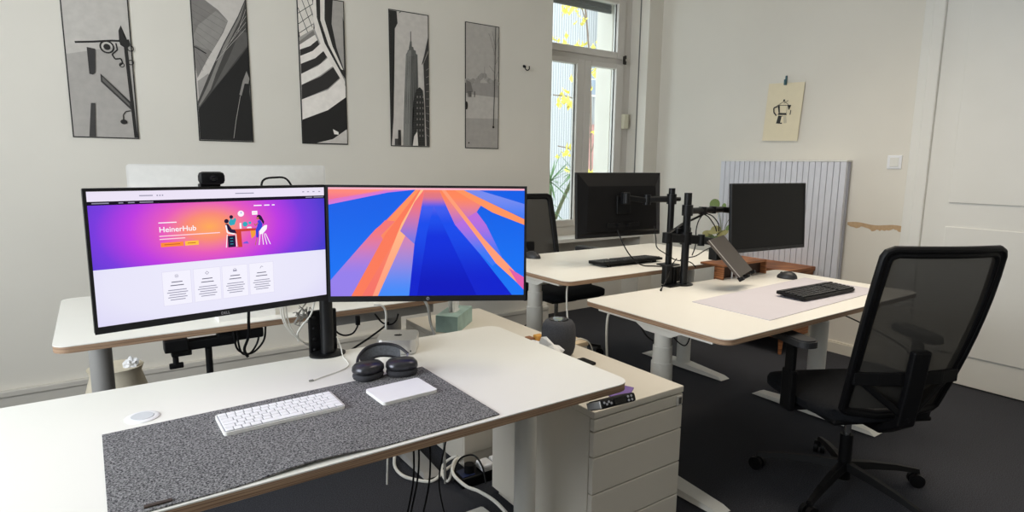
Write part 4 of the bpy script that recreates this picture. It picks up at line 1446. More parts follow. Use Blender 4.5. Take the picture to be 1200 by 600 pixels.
# webcam on the left monitor
wc = thing('webcam', 'black webcam on top of the left monitor', 'webcam', (0.262, 1.800, 1.2935), rz=0.136)
MB().box((-0.032, -0.022, 0.002), (0.032, 0.012, 0.036), bev=0.011).build('housing', BLK, wc)
ln_ = MB().lathe([(0.010, 0), (0.010, 0.002), (0.007, 0.003), (0.004, 0.001)], seg=24, M=Matrix.Translation((0, -0.0222, 0.019)) @ Matrix.Rotation(PI / 2, 4, 'X'))
ln_.build('lens', mat('lens_glass', (12, 12, 20), 0.05, noise_scale=20, noise_amt=0.05), wc)
MB().box((-0.026, 0.006, -0.035), (0.026, 0.030, 0.004), bev=0.003).build('clip', BLK, wc, smooth=False)
cable('webcam_cable', 'thin black cable arching above the left monitor', [(0.395, 1.84, 1.26), (0.405, 1.85, 1.303), (0.44, 1.855, 1.312), (0.475, 1.86, 1.306), (0.50, 1.86, 1.26)], 0.003, BLK)

# white cables hanging behind the left monitor
for i, (dx, dy) in enumerate(((0, 0), (0.008, 0.004), (0.016, 0.0), (0.005, -0.006))):
    cable('white_monitor_cable', 'white cable of the bundle sagging below the left monitor', [(0.44 + dx, 1.86 + dy, 1.02), (0.445 + dx, 1.88 + dy, 0.90), (0.475 + dx * 0.8, 1.925, 0.83 - dx * 0.3), (0.525 + dx * 0.4, 1.955 + dy, 0.775 - dx * 0.4), (0.575, 1.965 + dy, 0.745 - 0.3 * dx), (0.60, 1.96, 0.66)], 0.0024, WCAB, group='bundle of white monitor cables')
cable('looping_white_cable', 'white cable curling down beside the black stand pole', [(0.545, 1.86, 1.02), (0.552, 1.89, 0.93), (0.545, 1.92, 0.87), (0.525, 1.95, 0.83), (0.515, 1.97, 0.80), (0.52, 1.98, 0.77)], 0.003, WCAB)
random.seed(3)
tg = MB((0.54, 1.98, 0.83))
for k in range(12):
    p0 = Vector((0.54 + random.uniform(-0.02, 0.02), 1.98 + random.uniform(-0.015, 0.01), 0.85 + random.uniform(-0.02, 0.02)))
    tg.tube(smooth_path([p0 + Vector((random.uniform(-0.02, 0.02), random.uniform(-0.01, 0.01), random.uniform(-0.03, 0.03))) for _ in range(5)], 4), 0.0016, seg=6)
tag(tg.build('cable_tangle', GCAB), 'tangle of thin grey cables behind the stand pole', 'cable')
cable('long_white_cable', 'white cable dropping straight down under the back desk', [(0.86, 2.17, 0.815), (0.885, 2.16, 0.81), (0.905, 2.165, 0.78), (0.91, 2.18, 0.70), (0.915, 2.19, 0.55), (0.92, 2.2, 0.3), (0.93, 2.25, 0.006)], 0.004, WCAB)
cable('grey_desk_cable', 'thick grey cable hanging at end of back desk', [(1.085, 2.19, 0.80), (1.095, 2.175, 0.77), (1.10, 2.16, 0.70), (1.115, 2.13, 0.62), (1.13, 2.12, 0.45), (1.135, 2.12, 0.2), (1.14, 2.12, 0.006)], 0.006, GCAB)
cable('black_hanging_cable', 'black cable looping under the back desk', [(0.70, 2.195, 0.77), (0.715, 2.195, 0.725), (0.745, 2.195, 0.703), (0.78, 2.195, 0.705), (0.80, 2.195, 0.73), (0.802, 2.195, 0.75)], 0.0035, BLK)
tag(MB((0.805, 2.2, 0.71)).box((0.794, 2.187, 0.735), (0.810, 2.203, 0.772), bev=0.003).build('black_plug', BLK), 'black plug at end of the loop under back desk', 'plug')
cable('black_hanging_cable', 'short black cable swinging beside the grey desk leg', [(0.88, 2.215, 0.765), (0.91, 2.215, 0.725), (0.945, 2.215, 0.712), (0.97, 2.215, 0.725), (0.98, 2.215, 0.752)], 0.0035, BLK)
cable('floor_cable', 'black cable strung low behind the small silver computer', [(0.66, 2.1, 0.62), (0.80, 2.3, 0.60), (0.95, 2.45, 0.60), (1.06, 2.55, 0.61), (1.12, 2.6, 0.63)], 0.0045, BLK)

# clamp with screw and long hanging arm below the back desk
ca = thing('desk_clamp', 'black monitor arm clamp screwed under back desk', 'clamp', (0.26, 2.22, 0.775))
MB().box((-0.11, -0.03, -0.042), (-0.04, 0.03, 0.0), bev=0.004).box((-0.09, -0.015, -0.062), (-0.03, 0.02, -0.03), bev=0.003).build('clamp_jaw', BLKS, ca, smooth=False)
MB().box((-0.05, -0.02, -0.045), (0.11, 0.02, -0.012), bev=0.006).box((0.05, -0.015, -0.036), (0.20, 0.025, 0.0), bev=0.006).build('folded_arm', BLKS, ca, smooth=False)
ts = MB().cyl((-0.078, 0, -0.09), (-0.078, 0, -0.04), 0.009)
ts.box((-0.098, -0.008, -0.104), (-0.056, 0.008, -0.086), bev=0.003)
ts.build('screw_handle', BLKS, ca)
MB().cyl((0.022, 0, -0.145), (0.022, 0, -0.03), 0.011).lathe([(0.018, -0.150), (0.018, -0.143)], (0.022, 0, 0), 20).build('hanging_rod', BLKS, ca)
for k, (x0_, x1_) in enumerate(((0.36, 0.47), (0.37, 0.45))):
    cable('looped_black_cable', 'black cable loop hanging under back desk near clamp', [(x0_, 2.2, 0.775), (x0_ + 0.01, 2.2, 0.71 - k * 0.01), ((x0_ + x1_) / 2, 2.21, 0.685), (x1_ - 0.01, 2.22, 0.72), (x1_, 2.22, 0.775)], 0.0035, BLK, group='black loops beside the clamp')
cable('hdmi_cable', 'black cable hanging before the edge of the back desk', [(0.405, 2.14, 0.90), (0.402, 2.15, 0.83), (0.402, 2.17, 0.76), (0.39, 2.19, 0.71), (0.40, 2.19, 0.68)], 0.005, BLK)

# all-in-one computer seen from behind on desk B
im = thing('all_in_one_computer', 'white backed all in one computer behind the left monitor', 'computer', (0.42, 2.36, 0.80))
MB().prism(rrect(-0.327, 0.035, 0.327, 0.545, 0.012), -0.004, 0.004, M=Matrix.Translation((0, 0, 0)) @ Matrix.Rotation(PI / 2, 4, 'X')).build('display_body', ALUW, im, smooth=False)
bb = MB()
n_ = 12
vv, ff = [], []
for i in range(n_ + 1):
    for j in range(n_ + 1):
        u, v = i / n_ * 2 - 1, j / n_ * 2 - 1
        d = (1 - abs(u) ** 2.5) * (1 - abs(v) ** 2.5)
        vv.append((0.322 * u, -0.0045 - 0.036 * d, 0.29 + 0.25 * v))
for i in range(n_):
    for j in range(n_):
        p = i * (n_ + 1) + j
        ff.append((p, p + n_ + 1, p + n_ + 2, p + 1))
bb.add(vv, ff)
bb.build('rear_shell', ALUW, im)
sm = MB()
sm.prism([(-0.036, 0.006), (0.105, 0.006), (0.105, 0.0), (-0.10, 0.0), (-0.10, 0.012), (-0.07, 0.17), (-0.062, 0.17), (-0.088, 0.014)], -0.095, 0.095, M=Matrix.Rotation(PI / 2, 4, 'Z') @ Matrix.Rotation(PI / 2, 4, 'X'))
sm.build('stand', ALUW, im, smooth=False)
apple_mark(im, 'logo', 0.028, Matrix.Translation((0, -0.0415, 0.33)) @ Matrix.Rotation(PI / 2, 4, 'X'), mat('mirror_mark', (60, 60, 64), 0.2, metal=0.6, noise_scale=20, noise_amt=0.02))

# paper bag standing near the skirting
pb = thing('paper_bag', 'beige bag with white paper on top behind the front desk', 'bag', (0.02, 3.14, 0))
MB().lathe([(0.11, 0), (0.12, 0.1), (0.11, 0.33), (0.09, 0.41), (0.10, 0.44)], seg=16, sx=1.1).build('sack', mat('beige_sack', (214, 204, 182), 0.9, noise_scale=9, noise_amt=0.08, bump=0.6, bump_scale=14), pb)
crumple('white_wad', '', (0.06, -0.03, 0.43), 0.032, 0.03, 0.032, 2, TISS, parent=pb)
pb.children[-1].location = (0.06, -0.03, 0.43)

# ------------------------------------------------------------------ under desk A: strips and cables
ps = thing('power_strip', 'black power strip with white adapters on the carpet', 'power strip', (1.28, 2.085, 0.0), rz=math.radians(-2))
MB().box((-0.10, -0.045, 0.0), (0.20, 0.045, 0.045), bev=0.005).build('strip_body', BLK, ps, smooth=False)
MB().box((-0.09, -0.035, 0.045), (-0.03, 0.03, 0.048)).build('socket_insert', mat('dark_blue_plastic', (34, 44, 80), 0.4, noise_scale=20, noise_amt=0.05), ps, smooth=False)
for x, w_ in ((1.308, 'nearer the black plug'), (1.374, 'nearer the drawer unit')):
    tag(MB((x, 2.07, 0.045)).box((x - 0.029, 2.035, 0.0485), (x + 0.029, 2.105, 0.08), bev=0.008).build('white_adapter', WPL, smooth=False), 'white power adapter plugged in the strip, ' + w_, 'adapter', 'white adapters')
rp = MB((1.235, 2.08, 0.048)).cyl((1.235, 2.08, 0.049), (1.235, 2.08, 0.085), 0.022, seg=20)
tag(rp.build('round_plug', BLK), 'round black plug in the power strip', 'plug')
cable('thick_white_cable', 'thick white cable looping over the carpet under front desk', [(1.07, 2.47, 0.05), (1.025, 2.39, 0.008), (1.012, 2.292, 0.008), (1.038, 2.225, 0.008), (1.10, 2.165, 0.008), (1.172, 2.18, 0.03), (1.226, 2.205, 0.03), (1.25, 2.19, 0.06), (1.20, 2.15, 0.075), (1.16, 2.09, 0.06), (1.18, 2.02, 0.03), (1.197, 1.93, 0.04), (1.20, 1.80, 0.05), (1.21, 1.66, 0.008)], 0.007, WCAB)
cable('white_loop_cable', 'small white cable loop beside the black power strip', [(1.235, 2.19, 0.075), (1.20, 2.215, 0.05), (1.165, 2.20, 0.03), (1.145, 2.14, 0.02), (1.15, 2.11, 0.02), (1.19, 2.14, 0.05), (1.24, 2.16, 0.08)], 0.006, WCAB)
cable('thin_black_floor_cable', 'black cable draped over the power strip', [(1.16, 2.08, 0.03), (1.185, 2.11, 0.07), (1.22, 2.12, 0.10), (1.27, 2.10, 0.105), (1.275, 2.04, 0.08), (1.27, 2.0, 0.02)], 0.004, BLK)
for i, (x, y) in enumerate(((0.66, 1.42), (0.69, 1.45), (0.90, 1.66), (0.70, 1.40))):
    cable('dangling_cable', 'thin black cable dangling below the front desk', [(x, y, 0.715), (x + 0.01, y + 0.01, 0.5), (x - 0.015, y + 0.03, 0.3), (x + 0.02, y + 0.05, 0.12), (x + 0.01, y + 0.06, 0.01)], 0.0028, BLK, group='cables dangling under front desk')

# ------------------------------------------------------------------ desk C things
SC = 0.80
def black_keyboard(label, loc, rz, w=0.45, d=0.15, chunky=True):
    t = thing('black_keyboard', label, 'keyboard', loc, rz=rz, group='black office keyboards')
    c = MB()
    M = Matrix.Rotation(math.radians(3.5), 4, 'X')
    c.prism(rrect(-w / 2, -d / 2, w / 2, d / 2, 0.014), 0.004, 0.016, M=Matrix.Translation((0, 0, 0.006)) @ M)
    c.build('case', BLK, t, smooth=False)
    K = mat('black_keycap', (46, 46, 48), 0.5, noise_scale=20, noise_amt=0.03)
    z = 0.0225
    blocks = [(-w / 2 + 0.012, 15, 5), (0.095, 3, 5), (0.155, 4, 5)]
    for bx0, nc, nr in blocks:
        kk = MB()
        for r in range(nr + 1):
            y = d / 2 - 0.016 - r * 0.0205 - (0.004 if r else 0)
            for c_ in range(nc):
                if bx0 < 0 and r == nr and 3 < c_ < 10:
                    if c_ == 4:
                        x = bx0 + c_ * 0.0192
                        kk.box((x, y - 0.0145, z), (x + 0.0192 * 6 - 0.003, y, z + 0.005), bev=0.0012, M=M)
                    continue
                x = bx0 + c_ * 0.0192
                kk.box((x, y - 0.0145, z), (x + 0.0165, y, z + 0.005), bev=0.0012, M=M)
        kk.build('key_block', K, t, smooth=False)
    for s in (-1, 1):
        MB().box((s * (w / 2 - 0.05) - 0.012, d / 2 - 0.03, 0.0), (s * (w / 2 - 0.05) + 0.012, d / 2 - 0.02, 0.022)).build('flip_foot', BLK, t, smooth=False)
    MB().box((-w / 2 + 0.02, -d / 2 + 0.02, 0.0), (w / 2 - 0.02, -d / 2 + 0.03, 0.0085)).build('rubber_pad', BLK, t, smooth=False)
    return t


def mouse(label, loc, rz):
    t = thing('computer_mouse', label, 'mouse', loc, rz=rz, group='black computer mice')
    bm = bmesh.new()
    bmesh.ops.create_uvsphere(bm, u_segments=24, v_segments=14, radius=1)
    for v in bm.verts:
        x, y, z = v.co
        w = 0.031 * (1 - 0.10 * y)
        v.co = Vector((x * w, y * 0.054, max(z, -0.15) * 0.036 * (1 - 0.18 * y) + 0.0055))
    mb = MB()
    mb.bm(bm)
    mb.build('shell', mat('mouse_shell', (40, 41, 44), 0.45, noise_scale=30, noise_amt=0.05), t, angle=50)
    MB().cyl((-0.004, 0.03, 0.029), (0.004, 0.03, 0.029), 0.007, seg=14).build('scroll_wheel', mat('wheel_rubber', (20, 20, 20), 0.7, noise_scale=40, noise_amt=0.1), t)
    return t


# keyboard on desk C: its user sits at the far side
black_keyboard('black keyboard on far desk under the turned away monitor', (2.50, 2.44, SC), PI - 0.04)
mouse('black mouse on left end of the far desk', (2.14, 2.86, SC), math.radians(200))
MCm = monitor('monitor on the far desk seen from behind, screen hidden', (2.444, 2.463, 1.137), PI - 0.066, -0.053)
# mounting plate, ports and grille on its rear
vp = MB().box((-0.05, 0.040, -0.05), (0.05, 0.048, 0.05), bev=0.003)
for dx in (-0.0375, 0.0375):
    for dz in (-0.0375, 0.0375):
        vp.lathe([(0.005, 0), (0.005, 0.003)], seg=10, M=Matrix.Translation((dx, 0.048, dz)) @ Matrix.Rotation(-PI / 2, 4, 'X'))
vp.build('mount_plate', BLKS, MCm, smooth=False)
pt = MB()
pt.box((-0.12, 0.041, -0.125), (0.12, 0.044, -0.10))
pt.box((-0.02, 0.044, -0.120), (-0.045, 0.060, -0.105))
pt.box((0.03, 0.044, -0.122), (0.055, 0.058, -0.105))
pt.build('port_strip', BLKS, MCm, smooth=False)

# pole on desk C with monitor arm
def arm_seg(mb, p0, p1, w, h, mi=0):
    p0, p1 = Vector(p0), Vector(p1)
    d = p1 - p0
    L = d.length
    q = d.to_track_quat('X', 'Z')
    M = Matrix.Translation(p0) @ q.to_matrix().to_4x4()
    mb.box((-0.01, -w / 2, -h / 2), (L + 0.01, w / 2, h / 2), bev=min(w, h) * 0.25, M=M)


PX, PY = 2.655, 2.262
sc_ = thing('monitor_mount', 'black pole mount on far desk holding the turned away monitor', 'monitor mount', (PX, PY, SC))
MB().cyl((0, 0, 0.008), (0, 0, 0.435), 0.018, seg=24).build('pole', BLKS, sc_)
MB().box((-0.05, -0.045, 0.0), (0.05, 0.045, 0.008), bev=0.003).box((-0.04, -0.095, -0.075), (0.04, -0.082, 0.008), bev=0.002).build('clamp', BLKS, sc_, smooth=False)
cz = 0.375
MB().cyl((0, 0, cz - 0.028), (0, 0, cz + 0.028), 0.027, seg=24).cyl((0.02, -0.01, cz), (0.045, -0.022, cz), 0.012).build('collar', BLKS, sc_)
a1 = MB()
arm_seg(a1, (0, 0, cz), (-0.10, 0.09, cz - 0.005), 0.030, 0.034)
a1.cyl((-0.10, 0.09, cz - 0.035), (-0.10, 0.09, cz + 0.022), 0.021, seg=20)
a1.build('rear_link', BLKS, sc_, smooth=False)
a2 = MB()
arm_seg(a2, (-0.10, 0.09, cz - 0.012), (-0.225, 0.125, cz + 0.005), 0.028, 0.032)
a2.cyl((-0.225, 0.125, cz - 0.025), (-0.225, 0.125, cz + 0.03), 0.018, seg=20)
a2.box((-0.25, 0.12, cz - 0.03), (-0.20, 0.150, cz + 0.035), bev=0.004)
a2.build('front_link', BLKS, sc_, smooth=False)

# white stand-off parts: lower laptop arm pole group on desk D
QX, QY = 2.515, 2.035
sd = thing('monitor_mount', 'black pole mount clamped to the back edge of the right desk', 'monitor mount', (QX, QY, SURF))
MB().cyl((0, 0, 0.008), (0, 0, 0.482), 0.0195, seg=24).build('pole', BLKS, sd)
MB().lathe([(0.055, 0), (0.055, 0.005), (0.045, 0.008)], seg=32, sy=0.8).box((-0.125, -0.02, 0), (0.0, 0.04, 0.006)).build('base_plate', BLKS, sd, smooth=False)
bk2 = MB().box((-0.105, 0.028, 0.004), (-0.052, 0.062, 0.105), bev=0.006).box((-0.045, 0.028, 0.004), (-0.018, 0.055, 0.092), bev=0.004)
bk2.build('clamp_block', BLKS, sd, smooth=False)
MB().cyl((0, 0, 0.365), (0, 0, 0.42), 0.028, seg=24).build('upper_collar', BLKS, sd)
ub = MB()
ub.cyl((0, 0, 0.388), (0.30, 0.012, 0.386), 0.0165, seg=16)
ub.cyl((0.13, 0.005, 0.366), (0.13, 0.005, 0.406), 0.021, seg=16)
ub.cyl((0.22, 0.01, 0.368), (0.22, 0.01, 0.406), 0.019, seg=16)
arm_seg(ub, (0.30, 0.012, 0.386), (0.53, -0.032, 0.36), 0.028, 0.032)
ub.build('upper_arm', BLKS, sd, smooth=False)
MB().cyl((0, 0, 0.215), (0, 0, 0.28), 0.030, seg=24).build('lower_collar', BLKS, sd)
la = MB()
arm_seg(la, (-0.10, 0.04, 0.252), (0.06, -0.05, 0.240), 0.022, 0.046)
la.cyl((-0.10, 0.04, 0.225), (-0.10, 0.04, 0.278), 0.024, seg=20)
arm_seg(la, (0.06, -0.05, 0.240), (0.10, -0.10, 0.232), 0.020, 0.038)
la.cyl((0.06, -0.05, 0.21), (0.06, -0.05, 0.268), 0.018, seg=20)
la.prism([(0.09, 0.25), (0.150, 0.225), (0.140, 0.165), (0.130, 0.162), (0.120, 0.185), (0.108, 0.175), (0.10, 0.20)], -0.002, 0.004, M=Matrix.Translation((0, -0.09, 0)) @ Matrix.Rotation(PI / 2, 4, 'X'))
la.build('lower_arm', BLKS, sd, smooth=False)
dg_ = MB()
arm_seg(dg_, (-0.09, 0.04, 0.268), (0.04, 0.035, 0.325), 0.022, 0.016)
arm_seg(dg_, (0.04, 0.035, 0.325), (0.13, 0.01, 0.362), 0.012, 0.010)
dg_.box((-0.05, 0.015, 0.262), (0.06, 0.045, 0.30), bev=0.005)
dg_.build('diagonal_strut', BLKS, sd, smooth=False)
for k, pts in enumerate(([(0.13, 0.0, 0.368), (0.085, -0.01, 0.34), (0.06, -0.015, 0.29), (0.055, -0.02, 0.21), (0.02, -0.03, 0.16)],
                         [(0.13, 0.0, 0.368), (0.17, -0.005, 0.35), (0.22, -0.01, 0.30), (0.25, 0.0, 0.27)],
                         [(0.14, 0.0, 0.372), (0.20, -0.005, 0.355), (0.25, -0.01, 0.31), (0.27, 0.0, 0.27)])):
    cable('arm_cable', None, pts, 0.003, BLK, parent=sd)

# tilted laptop tray at the end of the lower arm
lt = thing('laptop_tray', 'dark tilted laptop tray with clips held above right desk', 'tray', (2.56, 1.84, 0.90))
TRM = mat('tray_dark_grey', (82, 76, 72), 0.35, metal=0.3, noise_scale=20, noise_amt=0.05)


def pt3(s, t_, off=0.0):
    # s along the slope (0 top .. 1 bottom), t_ across
    a0 = Vector((-0.105, 0.02, 0.093))
    b0_ = Vector((0.048, -0.06, -0.092))
    c0 = Vector((0.10, 0.085, 0.102))
    e1, e2 = b0_ - a0, c0 - a0
    nn = e1.cross(e2).normalized()
    return a0 + e1 * s + e2 * t_ + nn * off


tr_ = MB()
vv = [pt3(0, 0), pt3(1, 0), pt3(1, 1), pt3(0, 1), pt3(0, 0, 0.012), pt3(1, 0, 0.012), pt3(1, 1, 0.012), pt3(0, 1, 0.012)]
tr_.add(vv, [(0, 3, 2, 1), (4, 5, 6, 7), (0, 1, 5, 4), (1, 2, 6, 5), (2, 3, 7, 6), (3, 0, 4, 7)])
tr_.build('tray_plate', TRM, lt, smooth=False)
el_ = MB()
el_.tube([pt3(0, 0, 0.014), pt3(1, 0, 0.014)], 0.0022, seg=6)
el_.build('bright_edge', ALU, lt)
for t_ in (0.05, 0.45, 0.95):
    MB().cyl(pt3(1.0, t_, 0.0), pt3(1.05, t_, 0.0), 0.006).cyl(pt3(1.06, t_, -0.004), pt3(1.06, t_, 0.022), 0.0095).build('clip', BLK, lt)
MB().box((-0.02, 0.02, -0.01), (0.04, 0.07, 0.05), bev=0.004).build('tilt_joint', BLKS, lt, smooth=False)

# monitor on desk D
MD = monitor('switched off monitor above the right desk facing the chair', (3.076, 1.924, 1.084), -0.097, 0.065, h=0.372)
a = Art(y0=-0.0002, step=0.00006)
a.rect(-0.300, -0.170, 0.300, 0.180, SCRD, 0)
a.build('screen', MD)
a = Art(y0=-0.0026, step=0.0001)
a.text('DELL', -0.012, -0.1805, 0.008, mat('dim_logo', (90, 90, 92), 0.4, noise_scale=20, noise_amt=0.02))
a.build('logo', MD)
MB().box((-0.05, 0.040, -0.05), (0.05, 0.062, 0.05), bev=0.003).build('mount_plate', BLKS, MD, smooth=False)

# black cables between the poles and on the desks
cable('monitor_power_cable', 'black cable from turned away monitor to far desk surface', [(2.40, 2.42, 1.00), (2.405, 2.38, 0.93), (2.43, 2.34, 0.86), (2.475, 2.30, 0.812), (2.53, 2.26, 0.806), (2.60, 2.20, 0.806)], 0.0035, BLK)
cable('monitor_signal_cable', 'black cable kinked between monitor and the far pole', [(2.60, 2.33, 1.02), (2.585, 2.30, 0.95), (2.565, 2.27, 0.905), (2.60, 2.23, 0.87), (2.64, 2.20, 0.84), (2.70, 2.15, 0.83), (2.73, 2.13, 0.80)], 0.003, BLK)
cable('crossing_cable', 'thin black cable crossing between the two poles', [(2.63, 2.16, 0.845), (2.66, 2.13, 0.86), (2.70, 2.11, 0.87), (2.78, 2.12, 0.89), (2.9, 2.16, 0.90)], 0.003, BLK)
ct = cable('cable_with_tip', 'thin black cable ending in a tip on right desk', [(2.53, 2.10, 0.87), (2.47, 2.08, 0.84), (2.40, 2.04, 0.80), (2.33, 2.01, 0.76), (2.295, 1.992, 0.747)], 0.0025, BLK)
o_ = ct.location.copy()
MB(o_).cyl((2.300, 1.995, 0.750), (2.285, 1.985, 0.744), 0.005).build('plug_tip', BLKS, ct)

# desk D things
dp_ = tag(MB((2.7, 1.6, SURF)).prism([(2.225, 1.745), (2.222, 1.352), (3.27, 1.395), (3.27, 1.80)], SURF + 0.0004, SURF + 0.003).build('lilac_desk_pad', mat('lilac_pad', (204, 200, 208), 0.6, noise_scale=10, noise_amt=0.01), smooth=False), 'smooth pale lilac desk pad on the right desk', 'desk pad')
black_keyboard('black keyboard lying on the pale lilac desk pad', (2.885, 1.525, SURF + 0.003), math.radians(-1.5))
mouse('black mouse behind the lilac desk pad on right desk', (3.165, 1.845, SURF), math.radians(20))

# cables hanging from the side brackets
cable('white_hanging_cable', 'white cable hanging from left end of the right desk', [(1.885, 1.93, 0.705), (1.872, 1.93, 0.66), (1.868, 1.925, 0.56), (1.875, 1.92, 0.45), (1.885, 1.90, 0.25), (1.90, 1.88, 0.006)], 0.0055, WCAB)
cable('white_hanging_cable', 'white cable hanging from left end of the far desk', [(1.93, 2.28, 0.765), (1.915, 2.27, 0.72), (1.905, 2.25, 0.62), (1.90, 2.22, 0.45), (1.90, 2.2, 0.2), (1.91, 2.2, 0.006)], 0.0045, WCAB)
cable('dark_under_desk_cable', 'black cable drooping under the left end of the right desk', [(1.93, 1.83, 0.70), (1.945, 1.80, 0.66), (1.96, 1.76, 0.61), (1.98, 1.70, 0.60), (2.05, 1.66, 0.66), (2.12, 1.64, 0.69)], 0.004, BLK)
cable('dark_under_desk_cable', 'thin black cable looping behind the white column leg', [(2.08, 1.75, 0.69), (2.10, 1.74, 0.60), (2.16, 1.72, 0.55), (2.20, 1.72, 0.60), (2.21, 1.70, 0.69)], 0.003, BLK)
cable('chair_side_cable', 'black cable sloping from right desk to the wall', [(3.30, 1.75, 0.70), (3.32, 1.73, 0.62), (3.45, 1.68, 0.54), (3.62, 1.62, 0.46), (3.9, 1.5, 0.3), (4.2, 1.5, 0.05)], 0.004, BLK)
cable('cable_bundle', 'black cable bundle heaped on the floor behind tissue box', [(2.50, 3.80, 0.014), (2.6, 3.9, 0.10), (2.68, 3.75, 0.03), (2.52, 3.7, 0.09), (2.72, 3.85, 0.02), (2.8, 3.7, 0.12), (2.62, 3.65, 0.014)], 0.012, BLK)

# ------------------------------------------------------------------ sideboard and plant by the radiator
sb = thing('wooden_sideboard', 'low brown wooden sideboard beside the ribbed radiator', 'sideboard', (4.17, 2.62, 0))
MB().box((-0.17, -0.29, 0.60), (0.20, 0.34, 0.63), bev=0.003).build('top_board', WOOD, sb, smooth=False)
MB().box((-0.15, -0.28, 0.12), (0.19, 0.33, 0.60)).build('body', WOOD, sb, smooth=False)
for k, y_ in enumerate((-0.275, 0.03)):
    d_ = MB().box((-0.168, y_, 0.13), (-0.150, y_ + 0.295, 0.59), bev=0.003).build('door', WOOD, sb, smooth=False)
    MB().cyl((-0.168, y_ + (0.26 if k == 0 else 0.035), 0.40), (-0.185, y_ + (0.26 if k == 0 else 0.035), 0.40), 0.008).build('knob', BLKS, d_)
for x_ in (-0.12, 0.16):
    for y_ in (-0.25, 0.30):
        MB().cyl((x_, y_, 0.0), (x_, y_, 0.12), 0.012, r2=0.018).build('leg', WOOD, sb)

wk = thing('wooden_riser', 'brown wooden riser with white slats on the rear edge of right desk', 'box', (2.99, 2.04, SURF))
MB().box((-0.185, -0.035, 0.070), (0.225, 0.12, 0.082), bev=0.002).box((-0.185, -0.035, 0.0), (-0.175, 0.008, 0.070)).box((0.215, -0.035, 0), (0.225, 0.008, 0.070)).build('shell', WOOD, wk, smooth=False)
MB().box((-0.175, 0.0, 0.0), (0.215, 0.008, 0.070)).build('back_board', mat('wood_painted_shade', (58, 36, 26), 0.7, noise_scale=30, noise_amt=0.2), wk, smooth=False)  # shade inside the open riser is put into this board's darker colour
for x in (-0.095, -0.055):
    MB().box((x - 0.003, -0.032, 0.0), (x + 0.003, -0.026, 0.070)).build('white_slat', WPL, wk, smooth=False)
# plant with round leaves in a dark pot on the sideboard
pl = thing('potted_plant', 'round leaved green plant behind the black pole arm', 'plant', (4.12, 2.98, 0.63))
MB().lathe([(0.05, 0), (0.07, 0.10), (0.072, 0.11), (0.064, 0.11)], seg=24).build('pot', mat('dark_pot', (96, 90, 84), 0.6, noise_scale=20, noise_amt=0.08), pl)
LEAF = mat('pilea_green', (104, 128, 66), 0.5, noise_scale=8, noise_amt=0.15)
LEAF2 = mat('dry_leaf_olive', (150, 146, 96), 0.6, noise_scale=8, noise_amt=0.2)
stm, lf, lf2 = MB(), MB(), MB()
leaf_list = [(0.0, 0.085, 0.425, 0.045, 0.3, 0), (-0.02, 0.03, 0.385, 0.022, 0.9, 0), (-0.03, -0.025, 0.415, 0.026, 0.2, 0), (0.03, -0.07, 0.36, 0.03, 0.6, 0),
             (-0.05, 0.10, 0.19, 0.045, 1.1, 1), (-0.05, 0.04, 0.21, 0.05, 1.2, 1), (-0.02, -0.02, 0.20, 0.05, 1.0, 1), (0.03, 0.08, 0.22, 0.045, 0.9, 1), (-0.04, 0.0, 0.17, 0.045, 1.3, 0), (0.0, 0.12, 0.16, 0.045, 1.2, 0), (0.04, -0.04, 0.25, 0.04, 0.8, 0)]
for (x, y, z, r, tl, k) in leaf_list:
    stm.tube(smooth_path([(0, 0, 0.10), (x * 0.3, y * 0.3, 0.10 + (z - 0.10) * 0.6), (x, y, z)], 5), 0.002, seg=5)
    M = Matrix.Translation((x, y, z)) @ Matrix.Rotation(y * 6, 4, 'Z') @ Matrix.Rotation(-(PI / 2 - tl), 4, 'Y')
    seg = 14
    vv = [(0, 0, 0.004)] + [(r * math.cos(2 * PI * q / seg), r * 0.9 * math.sin(2 * PI * q / seg), 0) for q in range(seg)]
    (lf2 if k else lf).add(vv, [(0, 1 + q, 1 + (q + 1) % seg) for q in range(seg)], 0, M)
stm.build('stems', mat('plant_stem', (92, 104, 60), 0.7, noise_scale=20, noise_amt=0.1), pl)
lf.build('round_leaves', LEAF, pl)
lf2.build('olive_leaves', LEAF2, pl)

